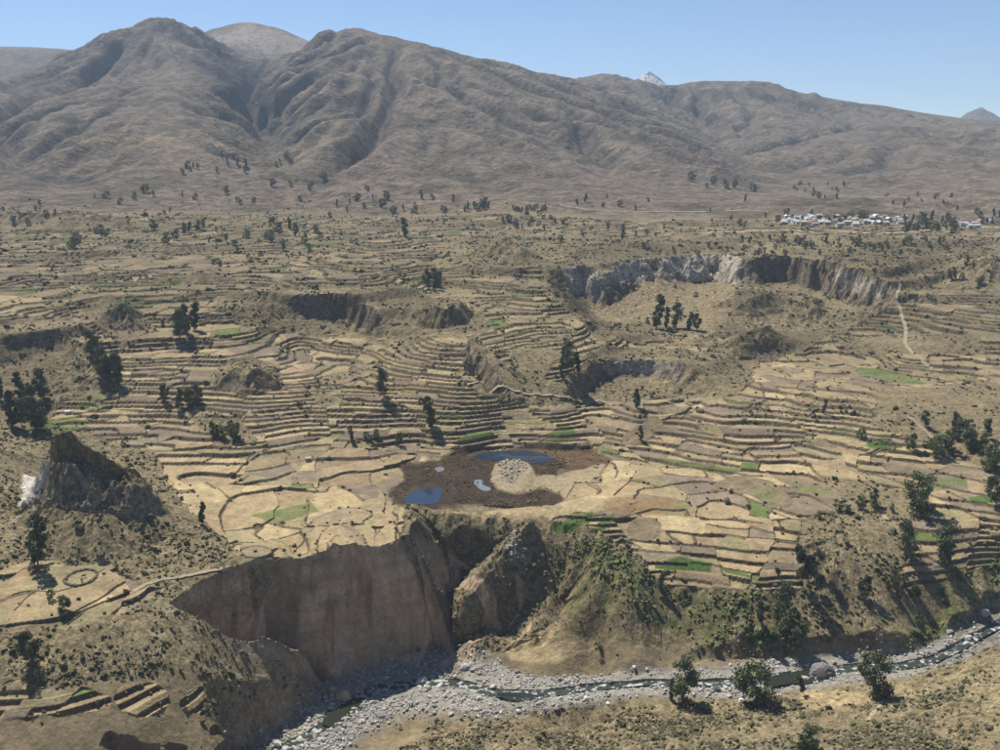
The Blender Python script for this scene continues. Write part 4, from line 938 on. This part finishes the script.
def make_tree(shape, seed, nleaf, lsz=0.021):
    """unit-height tree: trunk with limbs, crown of leaf clumps"""
    r = np.random.default_rng(seed); vs, fs = [], []
    bare, wide, n_cl = {'gum': (0.16, 0.26, 26), 'round': (0.10, 0.40, 24), 'slim': (0.10, 0.15, 20), 'scraggly': (0.25, 0.24, 12)}[shape]
    lean = r.normal(0, 0.03, 2); pts = [np.array((0, 0, -0.06))]
    H_ = 0.9
    for k in range(1, 7): pts.append(np.array((lean[0] * k + r.normal(0, 0.008), lean[1] * k + r.normal(0, 0.008), H_ * k / 6)))
    for k in range(6): tube(vs, fs, pts[k], pts[k + 1], 0.022 * (1 - k / 7), 0.022 * (1 - (k + 1) / 7))
    cl = []
    for k in range(n_cl):
        t = bare + (1 - bare) * (k + r.random()) / n_cl
        s = (t - bare) / (1 - bare)
        env = {'gum': math.sin(math.pi * (0.14 + 0.8 * s)) ** 0.8, 'round': math.sin(math.pi * (0.16 + 0.74 * s)) ** 0.6, 'slim': math.sin(math.pi * (0.1 + 0.82 * s)) ** 0.7, 'scraggly': 0.5 + 0.5 * r.random()}[shape] * wide
        a = r.random() * 6.28; rad = env * (0.3 + 0.75 * r.random() ** 0.6)
        i = min(int(max(t - 0.12, 0.08) / H_ * 6), 5)
        c = pts[i + (1 if i < 5 else 0)] * 0 + np.array((lean[0] * t * 6 + math.cos(a) * rad, lean[1] * t * 6 + math.sin(a) * rad, min(t, 0.97)))
        st = pts[i] + (pts[i + 1] - pts[i]) * r.random()
        tube(vs, fs, st, c * 0.85 + st * 0.15, 0.008, 0.003, 4)
        cl.append((c, (0.078 + 0.07 * r.random()) * {'gum': 1.05, 'round': 1.35, 'slim': 0.8, 'scraggly': 1.0}[shape]))
    trunk = np_mesh("trunk", np.array(vs), np.array(fs), M_BARK)
    per = nleaf // len(cl); lv, lf, lc = [], [], []
    for c, rad in cl:
        n = per; d = r.normal(0, 1, (n, 3)); d /= np.linalg.norm(d, axis=1)[:, None]; d *= (r.random((n, 1)) ** 0.45) * rad * np.array((1.15, 1.15, 0.85))
        ctr = c + d
        e1 = r.normal(0, 1, (n, 3)); e1 /= np.linalg.norm(e1, axis=1)[:, None]; e2 = np.cross(e1, r.normal(0, 1, (n, 3))); e2 /= np.linalg.norm(e2, axis=1)[:, None]
        sz = lsz * (0.7 + 0.7 * r.random((n, 1))) * (1.25 if shape == 'round' else 1.0)
        o = sum(len(x) for x in lv)
        q4 = np.stack([ctr - e1 * sz * 1.5, ctr - e2 * sz * 0.7, ctr + e1 * sz * 1.5, ctr + e2 * sz * 0.7], 1).reshape(-1, 3)
        lv.append(q4); lf.append(np.arange(n * 4).reshape(-1, 4) + o)
        tone = 0.65 + 0.7 * r.random()
        base_c = {'gum': (0.12, 0.14, 0.07), 'round': (0.125, 0.145, 0.065), 'slim': (0.105, 0.125, 0.065), 'scraggly': (0.125, 0.12, 0.07)}[shape]
        lc.append(np.repeat(np.array(base_c)[None] * tone * (0.8 + 0.4 * r.random((n, 1))), 4, 0))
    crown = np_mesh("crown", np.concatenate(lv), np.concatenate(lf), M_LEAF, np.concatenate(lc).astype(np.float32))
    return trunk, crown
PROTO = {s: [make_tree(s, 100 + 7 * k + len(s), 2600) for k in range(3)] for s in ('gum', 'round', 'slim', 'scraggly')}
FARP = {s: [make_tree(s, 300 + 7 * k + len(s), 460, 0.040) for k in range(3)] for s in ('gum', 'round', 'slim')}
NAMES = {'gum': "eucalyptus_tree", 'round': "leafy_tree", 'slim': "slender_tree", 'scraggly': "thin_tree"}
def tree(u, v, hpx, shape, label, group=None, wide=1.0):
    x, y, z = hit(u, v); dep = y * CP - (z - ZC) * SP
    h = hpx * dep / FPX * 1.06
    pr = PROTO if hpx > 13 or shape == 'scraggly' else FARP
    tr, cr = random.choice(pr[shape])
    o = link(NAMES[shape], None, loc=(x, y, z - 0.1)); o.empty_display_size = 1
    w = h * wide * random.uniform(0.7, 0.95)
    o.scale = (w, w, h); o.rotation_euler = (0, 0, random.random() * 6.28)
    link("trunk", tr, o); link("crown", cr, o)
    return tag(o, label, "tree", group)
def grove(n, u0, u1, v0, v1, h0, h1, shapes, label, group, wide=1.0):
    ordn = ("leftmost", "second", "third", "fourth", "fifth", "sixth", "seventh", "eighth", "ninth", "tenth", "eleventh", "twelfth")
    for k in range(n):
        t = (k + random.random()) / n
        lab = label if n > 12 else label + (", leftmost" if k == 0 else ", rightmost" if k == n - 1 else ", %s from left" % ordn[k])
        tree(u0 + (u1 - u0) * t, random.uniform(v0, v1), random.uniform(h0, h1), random.choice(shapes), lab, group, wide)
# trees one can point at
for t in [
    (682, 702, 45, 'gum', "tall ragged tree on the near bank in front of the cut bank"), (671, 700, 20, 'slim', "small dark tree left of the tall ragged near-bank tree"),
    (757, 702, 42, 'round', "rounded dense tree beside the white boulder at the river"), (804, 694, 20, 'scraggly', "small greyish tree in front of the green river pool"),
    (877, 699, 41, 'round', "lone leaning tree with bare stem on the sandy near bank"), (805, 752, 28, 'round', "bushy tree cut off by the bottom edge of the picture"),
    (776, 618, 36, 'gum', "tall dark tree above the river cut bank, upper of the stacked pair"), (787, 648, 34, 'round', "broad dark tree at the lip of the river cut bank"), (761, 624, 24, 'slim', "slim tree left of the tall pair above the cut bank"),
    (862, 601, 24, 'gum', "isolated tree below the scrub knoll at right"), (810, 590, 44, 'scraggly', "tall thin sparse tree on the left side of the scrub knoll"), (808, 572, 25, 'scraggly', "thin sparse tree higher up the scrub knoll's left side"),
    (916, 515, 38, 'round', "largest broad tree in the right-hand fields"), (911, 561, 38, 'gum', "left tree of the dark pair right of the scrub knoll"), (943, 567, 38, 'gum', "right tree of the dark pair right of the scrub knoll"),
    (873, 505, 16, 'gum', "small tree left of the broad field tree at right"), (997, 506, 28, 'gum', "dark tree at the right edge beside a green plot"), (925, 427, 16, 'gum', "small dark tree on the left side of the right-hand track"), (956, 431, 18, 'gum', "small dark tree on the right side of the right-hand track"),
    (910, 449, 15, 'round', "round bush-like tree beside the right-hand green plot"), (823, 414, 14, 'slim', "pointed small tree among the right-hand terraces"), (660, 590, 17, 'slim', "single slim tree below the bright green plot"),
    (38, 568, 50, 'slim', "tall slim tree at the foot of the dark crag"), (202, 524, 22, 'slim', "small pointed tree in the fields right of the crag"), (34, 660, 32, 'gum', "lone tree on the lower left spur with long shadow"),
    (384, 396, 27, 'gum', "dark tree at the left end of the brown field"), (431, 428, 30, 'slim', "tall dark tree on the terraces above the marsh"), (352, 443, 15, 'slim', "left small tree of the pair on the terraces left of the marsh"), (398, 446, 13, 'round', "right small tree of the pair on the terraces left of the marsh"),
    (637, 408, 18, 'slim', "small tree on the pale track below the lower cliff"), (641, 440, 14, 'slim', "small pointed tree near the pale plot right of the marsh"),
    (568, 372, 29, 'gum', "tallest tree on the slope left of the lower cliff"), (578, 374, 20, 'slim', "slim tree right of the tallest one left of the lower cliff"), (562, 378, 20, 'slim', "low tree left of the tallest one left of the lower cliff"),
    (656, 329, 32, 'slim', "tallest and leftmost tree in the golden basin"), (666, 329, 20, 'slim', "short second tree in the golden basin"), (676, 328, 24, 'gum', "broad middle tree in the golden basin"), (689, 330, 17, 'slim', "fourth tree in the golden basin"), (697, 330, 16, 'gum', "rightmost tree in the golden basin"),
    (124, 446, 9, 'round', "round bush on the straw field behind the crag"), (647, 324, 6, 'round', "tiny bush left of the golden basin's trees"), (64, 612, 15, 'round', "bushy shrub tree beside the stone ring"), (50, 600, 11, 'round', "smaller shrub between the slim tree and the stone ring"),
    (406, 237, 18, 'slim', "single tall tree on the far terraces left of centre"), (622, 240, 13, 'slim', "single pointed tree on the plain above the fluted cliff"), (862, 440, 12, 'round', "dark bush above the right-hand green plot"), (990, 470, 26, 'round', "large greyish tree at the right edge above the fields"), (972, 450, 20, 'round', "broad dark bush left of the greyish tree at the right edge"), (985, 440, 20, 'gum', "dark tree behind the greyish tree at the right edge"),
    (600, 652, 10, 'round', "round green bush on the sandy flat beside the river")]:
    tree(*t)
grove(9, 0, 48, 398, 432, 22, 34, ('gum', 'slim'), "dark eucalyptus in the grove at the left edge", "grove at the left edge")
grove(5, 98, 122, 376, 388, 18, 29, ('gum', 'slim'), "dark eucalyptus in the tight clump under the left bluff", "clump under the left bluff")
grove(2, 90, 97, 354, 360, 18, 24, ('gum',), "eucalyptus on the slope above the tight left clump", "slope above the left clump")
grove(4, 178, 194, 330, 341, 18, 28, ('gum', 'slim'), "dark tree in the clump on the upper left terraces", "clump on the upper left terraces")
grove(6, 158, 200, 400, 411, 13, 22, ('gum', 'round'), "dark tree in the wide clump above the straw fields", "wide clump above the straw fields")
grove(5, 212, 236, 432, 446, 11, 16, ('round',), "bushy tree in the row below the wide clump", "bushy row left of centre")
grove(4, 360, 384, 438, 446, 6, 9, ('round',), "low bush between the two small terrace trees", "low bushes left of the marsh")
grove(5, 424, 441, 282, 290, 13, 19, ('slim', 'gum'), "dark tree in the small clump above the rock knob", "clump above the rock knob")
grove(6, 930, 1000, 424, 470, 13, 20, ('round',), "dark bushy tree among scrub at the right edge", "scrub trees at the right edge")
grove(6, 815, 905, 508, 524, 8, 13, ('round',), "bush in the hedge along the top of the scrub knoll", "hedge above the scrub knoll")
grove(8, 890, 925, 575, 640, 10, 18, ('round', 'scraggly'), "dark bush on the shady slope at right above the river", "bushes on the right river slope")
# hedges and far groves
far = [(3, 66, 82, 242, 252, 10, 15, "small tree beside the pale plots at far left", "trees by the far left plots"), (4, 96, 110, 232, 240, 9, 14, "tree in the second far-left group", "second far-left group"), (6, 152, 200, 228, 246, 10, 16, "tree in the scattered row on the left far terraces", "row on the left far terraces"), (9, 265, 325, 228, 252, 10, 18, "tree in the dark grove left of the single tall tree", "dark grove on the far terraces"), (9, 205, 260, 235, 268, 7, 13, "tree scattered across the far left terraces", "scattered far left trees"),
       (5, 180, 200, 168, 176, 7, 11, "tree in the upper clump on the left mountain foot", "upper clump, left mountain foot"), (7, 215, 250, 158, 174, 8, 12, "tree in the long clump on the left mountain foot", "long clump, left mountain foot"), (5, 276, 295, 158, 168, 7, 10, "tree in the gully mouth between the two mountains", "gully mouth trees"), (8, 225, 330, 180, 210, 8, 14, "tree on the foot slope below the dark gully", "foot slope trees"), (12, 330, 400, 190, 220, 8, 15, "tree in the grove at the foot of the middle mountain", "grove at the middle mountain foot"),
       (7, 400, 470, 196, 214, 8, 13, "tree on the plain below the middle mountain", "plain below the middle mountain"), (6, 467, 492, 204, 212, 9, 14, "tree in the clump under the middle mountain spur", "clump under the spur"), (12, 512, 548, 210, 215, 6, 9, "tree in the straight hedge row on the far plain", "straight hedge row"), (14, 502, 568, 220, 230, 6, 10, "tree in the lower hedge row on the far plain", "lower hedge row"), (7, 570, 650, 195, 214, 6, 11, "tree along the foot of the right spur", "right spur foot trees"),
       (10, 560, 690, 226, 246, 5, 10, "bush on the plain above the fluted cliff", "bushes above the fluted cliff"), (7, 690, 760, 178, 206, 7, 13, "tree at the valley mouth left of the village", "valley mouth trees"), (8, 700, 790, 208, 226, 6, 10, "tree on the plain left of the village", "plain left of the village"), (12, 780, 880, 216, 224, 7, 12, "tree standing among the village houses", "village trees"), (24, 902, 956, 221, 234, 9, 14, "tree in the dark grove right of the village", "grove right of the village"), (6, 975, 1003, 216, 226, 7, 12, "tree at the right edge beyond the grove", "right edge far trees"),
       (44, 738, 950, 240, 256, 6, 11, "dark tree in the belt of woodland in front of the village", "woodland belt in front of the village"), (14, 790, 845, 184, 200, 5, 9, "tree on the slope above the village", "slope above the village"), (10, 880, 960, 196, 212, 5, 9, "tree on the slope above the dark grove", "slope above the dark grove"), (8, 945, 985, 262, 288, 9, 15, "tree on the round scrub hill at right", "round scrub hill trees"), (8, 0, 60, 205, 232, 6, 10, "small tree at the far left below the mountain", "far left trees"), (10, 90, 200, 190, 216, 6, 11, "tree on the terraced foot of the left mountain", "left mountain foot trees"), (6, 640, 740, 246, 256, 5, 8, "bush along the rim of the fluted cliff", "rim bushes")]
for n, u0, u1, v0, v1, h0, h1, lb_, gp in far:
    grove(n, u0, u1, v0, v1, h0 * 0.62, h1 * 0.72, ('gum', 'round', 'round', 'slim'), lb_, gp, wide=1.2)
print("trees", time.time() - T0)

# ------------------------------------------------------------------ village houses, hut, stone ring, animals
def plain_mat(name, c, rough=0.85, amt=0.12, sc=0.6):
    m, nt, b = material(name); n = nt.nodes.new("ShaderNodeTexNoise"); n.inputs["Scale"].default_value = sc
    cr = nt.nodes.new("ShaderNodeValToRGB"); cr.color_ramp.elements[0].color = (*[x * (1 - amt * 2) for x in c], 1); cr.color_ramp.elements[1].color = (*[min(1, x * (1 + amt)) for x in c], 1)
    tc = nt.nodes.new("ShaderNodeTexCoord"); nt.links.new(tc.outputs["Object"], n.inputs["Vector"])
    nt.links.new(n.outputs["Fac"], cr.inputs[0]); nt.links.new(cr.outputs[0], b.inputs["Base Color"]); b.inputs["Roughness"].default_value = rough
    return m
WALLS = [plain_mat("whitewash", (0.62, 0.60, 0.56)), plain_mat("pale_render", (0.6, 0.55, 0.48)), plain_mat("adobe", (0.36, 0.27, 0.19))]
ROOFS = [plain_mat("zinc_roof", (0.56, 0.56, 0.55), 0.6), plain_mat("pale_roof", (0.55, 0.53, 0.5), 0.6), plain_mat("rust_roof", (0.36, 0.24, 0.17)), plain_mat("thatch_roof", (0.3, 0.24, 0.15))]
M_DARK = plain_mat("door_wood", (0.06, 0.045, 0.035))
def house_meshes(w, d, h, rise, wm, rm):
    a, b = w / 2, d / 2
    vs = [(-a, -b, -2), (a, -b, -2), (a, b, -2), (-a, b, -2), (-a, -b, h), (a, -b, h), (a, b, h), (-a, b, h), (-a, 0, h + rise), (a, 0, h + rise)]
    fs = [(0, 1, 5, 4), (2, 3, 7, 6), (1, 2, 6, 9, 5), (3, 0, 4, 8, 7), (4, 5, 9, 8), (6, 7, 8, 9)]
    wme = bpy.data.meshes.new("wall"); wme.from_pydata(vs, [], fs); wme.materials.append(wm)
    o = 0.4; t = 0.15; k = rise / b; e = h - o * k
    rv = []
    for zz in (0.02, 0.02 + t): rv += [(-a - o, -b - o, e + zz), (a + o, -b - o, e + zz), (a + o, 0, h + rise + zz), (-a - o, 0, h + rise + zz), (a + o, b + o, e + zz), (-a - o, b + o, e + zz)]
    rf = [(6, 7, 8, 9), (9, 8, 10, 11), (0, 3, 2, 1), (3, 5, 4, 2), (0, 1, 7, 6), (4, 5, 11, 10), (1, 2, 8, 7), (2, 4, 10, 8), (3, 0, 6, 9), (5, 3, 9, 11)]
    rme = bpy.data.meshes.new("roof"); rme.from_pydata(rv, [], rf); rme.materials.append(rm)
    def op(x0, x1, z0, z1, y):
        m_ = bpy.data.meshes.new("opening"); yy = y - 0.03
        m_.from_pydata([(x0, yy, z0), (x1, yy, z0), (x1, yy, z1), (x0, yy, z1), (x0, y + 0.05, z0), (x1, y + 0.05, z0), (x1, y + 0.05, z1), (x0, y + 0.05, z1)], [], [(0, 1, 2, 3), (0, 4, 5, 1), (1, 5, 6, 2), (2, 6, 7, 3), (3, 7, 4, 0)]); m_.materials.append(M_DARK); return m_
    return wme, rme, op(-0.5, 0.5, 0, 2.0, -b), op(a * 0.45, a * 0.45 + 0.9, 1.0, 1.9, -b)
HM = [house_meshes(random.uniform(6, 10), random.uniform(5, 6.5), random.uniform(2.6, 4.6), random.uniform(0.8, 1.8), WALLS[[0, 2, 1, 0, 2, 0, 1, 2][k]], ROOFS[[0, 1, 2, 2, 3, 1, 1, 0][k]]) for k in range(8)]
def house(u, v, label, group=None, k=None, rz=None, name="house", s=1.0):
    x, y, z = hit(u, v); o = link(name, None, loc=(x, y, z - 0.1)); o.rotation_euler = (0, 0, rz if rz is not None else random.choice((0.1, 0.2, 0.15, 1.6)) + random.uniform(-0.15, 0.15)); o.scale = (s, s, s)
    w, r, d, wi = HM[random.randrange(8) if k is None else k]
    link("wall", w, o); link("roof", r, o); link("door", d, o); link("window", wi, o)
    return tag(o, label, "house", group)
for k in range(84):
    t = random.random(); u = 782 + 122 * t
    house(u, 220 + random.uniform(-2.5, 7.0) * (1 - abs(t - 0.5) * 0.6), "small pale house in the village below the mountains", "village houses")
for k in range(9): house(random.uniform(960, 990), random.uniform(222, 228), "small pale house in the hamlet right of the grove", "hamlet right of the grove")
house(876, 219, "tallest pale building at the right end of the village", k=0, s=1.35)
house(68, 414, "small white hut beside the green plots at left", None, 0, 0.2, "hut", 0.4)
house(308, 461, "tiny pale hut among terraces left of the marsh", None, 1, 0.4, "hut", 0.4)
# stone ring (threshing floor)
x, y, z = hit(81, 578)
n = 90; ang = np.linspace(0, 6.283, n, endpoint=False)
ring = np.stack([x + 6.2 * np.cos(ang) + rng.normal(0, 0.15, n), y + 8.0 * np.sin(ang) + rng.normal(0, 0.15, n), np.zeros(n)], 1)
ring[:, 2] = [height(a, b) for a, b, _ in ring]
o = blobs("stone_ring", ring, 0.55 + 0.25 * rng.random(n), 0.9, np.array((0.16, 0.135, 0.1)) * (0.7 + 0.6 * rng.random((n, 1))), M_STONE, 0.3)
tag(o, "low oval ring wall of dark stones on the left field", "stone ring")
M_HIDE = plain_mat("dark_hide", (0.035, 0.028, 0.022))
import bmesh
def cow_mesh():
    me = bpy.data.meshes.new("body"); bm = bmesh.new()
    vs = [(-0.75, 0, 1.12), (-0.35, 0, 1.12), (0.1, 0, 1.08), (0.55, 0, 1.15), (0.85, 0, 1.3), (1.1, 0, 1.3), (1.32, 0, 1.12)]
    rad = [(0.26, 0.28), (0.33, 0.34), (0.36, 0.38), (0.3, 0.36), (0.17, 0.2), (0.15, 0.17), (0.08, 0.1)]
    es = [(i, i + 1) for i in range(6)]
    def leg(at, x, yy, fwd):
        b0 = len(vs); vs.extend([(x, yy, 0.85), (x + fwd, yy, 0.48), (x + fwd * 0.3, yy, 0.03)]); rad.extend([(0.13, 0.13), (0.07, 0.07), (0.06, 0.06)]); es.extend([(at, b0), (b0, b0 + 1), (b0 + 1, b0 + 2)])
    leg(0, -0.72, 0.2, -0.08); leg(0, -0.72, -0.2, -0.08); leg(3, 0.55, 0.2, 0.03); leg(3, 0.55, -0.2, 0.03)
    b0 = len(vs); vs.extend([(-1.0, 0, 1.15), (-1.06, 0, 0.65)]); rad.extend([(0.05, 0.05), (0.03, 0.03)]); es.extend([(0, b0), (b0, b0 + 1)])
    b0 = len(vs); vs.extend([(1.02, 0.24, 1.42), (1.02, -0.24, 1.42)]); rad.extend([(0.04, 0.04)] * 2); es.extend([(5, b0), (5, b0 + 1)])
    me.from_pydata(vs, es, []); me.materials.append(M_HIDE)
    o = link("cow", me); md = o.modifiers.new("skin", 'SKIN'); 
    for sv, rr in zip(me.skin_vertices[0].data if me.skin_vertices else [], rad): sv.radius = rr
    return o, rad
def cow(u, v, rz, label):
    o, rad = cow_mesh()
    if not o.data.skin_vertices:
        bm = bmesh.new(); bm.from_mesh(o.data); bm.verts.layers.skin.verify(); bm.to_mesh(o.data); bm.free()
    for sv, rr in zip(o.data.skin_vertices[0].data, rad): sv.radius = rr
    o.data.skin_vertices[0].data[2].use_root = True
    sd = o.modifiers.new("sub", 'SUBSURF'); sd.levels = sd.render_levels = 1
    x, y, z = hit(u, v); o.location = (x, y, z); o.rotation_euler = (0, 0, rz); tag(o, label, "cow")
cow(84, 578, 0.4, "dark grazing animal in the stone ring, upper of two")
cow(82, 582, 2.4, "dark grazing animal in the stone ring, lower of two")

# ------------------------------------------------------------------ far peaks
def peak(u, v, dist, radius, hgt, c1, c2, name, label, snow):
    x, y, z = PD(u, v, dist); n, mR = 64, 26
    a = np.linspace(0, 2 * math.pi, n, endpoint=False)[None]; r = np.linspace(0, 1, mR)[:, None]
    px = x + radius * r * np.cos(a); py = y + radius * r * np.sin(a)
    sh = (1 - r) ** 1.15
    pz = z - hgt + hgt * sh + 0.16 * hgt * fbm(px, py, radius * 0.35, 4, 201) * np.minimum(r * 5, 1) * (1 - r)
    cols = np.where((fbm(px, py, radius * 0.12, 3, 205) + 0.25 > 0)[..., None], np.array(c1), np.array(c2)).reshape(-1, 3)
    b_ = np.arange(mR - 1)[:, None] * n + np.arange(n)[None]; b2 = np.arange(mR - 1)[:, None] * n + (np.arange(n)[None] + 1) % n
    fa = np.stack([b_, b_ + n, b2 + n, b2], -1).reshape(-1, 4)
    tag(link(name, np_mesh(name, np.stack([px, py, pz], -1).reshape(-1, 3), fa, M_MOUNT, cols.astype(np.float32), True)), label, kind="structure")
peak(649, 71, 6600, 420, 300, (0.85, 0.86, 0.9), (0.25, 0.24, 0.25), "snowy_peak", "small snow-streaked peak showing over the far ridge", True)
peak(981, 107, 7600, 480, 260, (0.22, 0.18, 0.14), (0.17, 0.14, 0.11), "far_peak", "small pointed brown peak at the right end of the skyline", False)

# ------------------------------------------------------------------ haze
zlo = float(min(H.min(), nz.min())) - 1.0; zhi = float(max(H.max(), ZC + 5, PD(649, 71, 6600)[2])) + 6.0
hv = [(x, y, z) for z in (zlo, zhi) for x, y in ((-6600, -40), (6600, -40), (6600, 8900), (-6600, 8900))]
hm = bpy.data.meshes.new("haze"); hm.from_pydata(hv, [], [(0, 3, 2, 1), (4, 5, 6, 7), (0, 1, 5, 4), (1, 2, 6, 5), (2, 3, 7, 6), (3, 0, 4, 7)])
m_, nt, b = material("haze_air"); nt.nodes.remove(b)
pv = nt.nodes.new("ShaderNodeVolumePrincipled"); pv.inputs["Color"].default_value = (0.62, 0.78, 1.0, 1); pv.inputs["Density"].default_value = 0.68e-4; pv.inputs["Anisotropy"].default_value = 0.0
nt.links.new(pv.outputs[0], nt.nodes["Material Output"].inputs["Volume"])
hm.materials.append(m_)
tag(link("haze", hm), "thin bluish haze filling the valley air", kind="stuff")
print("done", time.time() - T0)
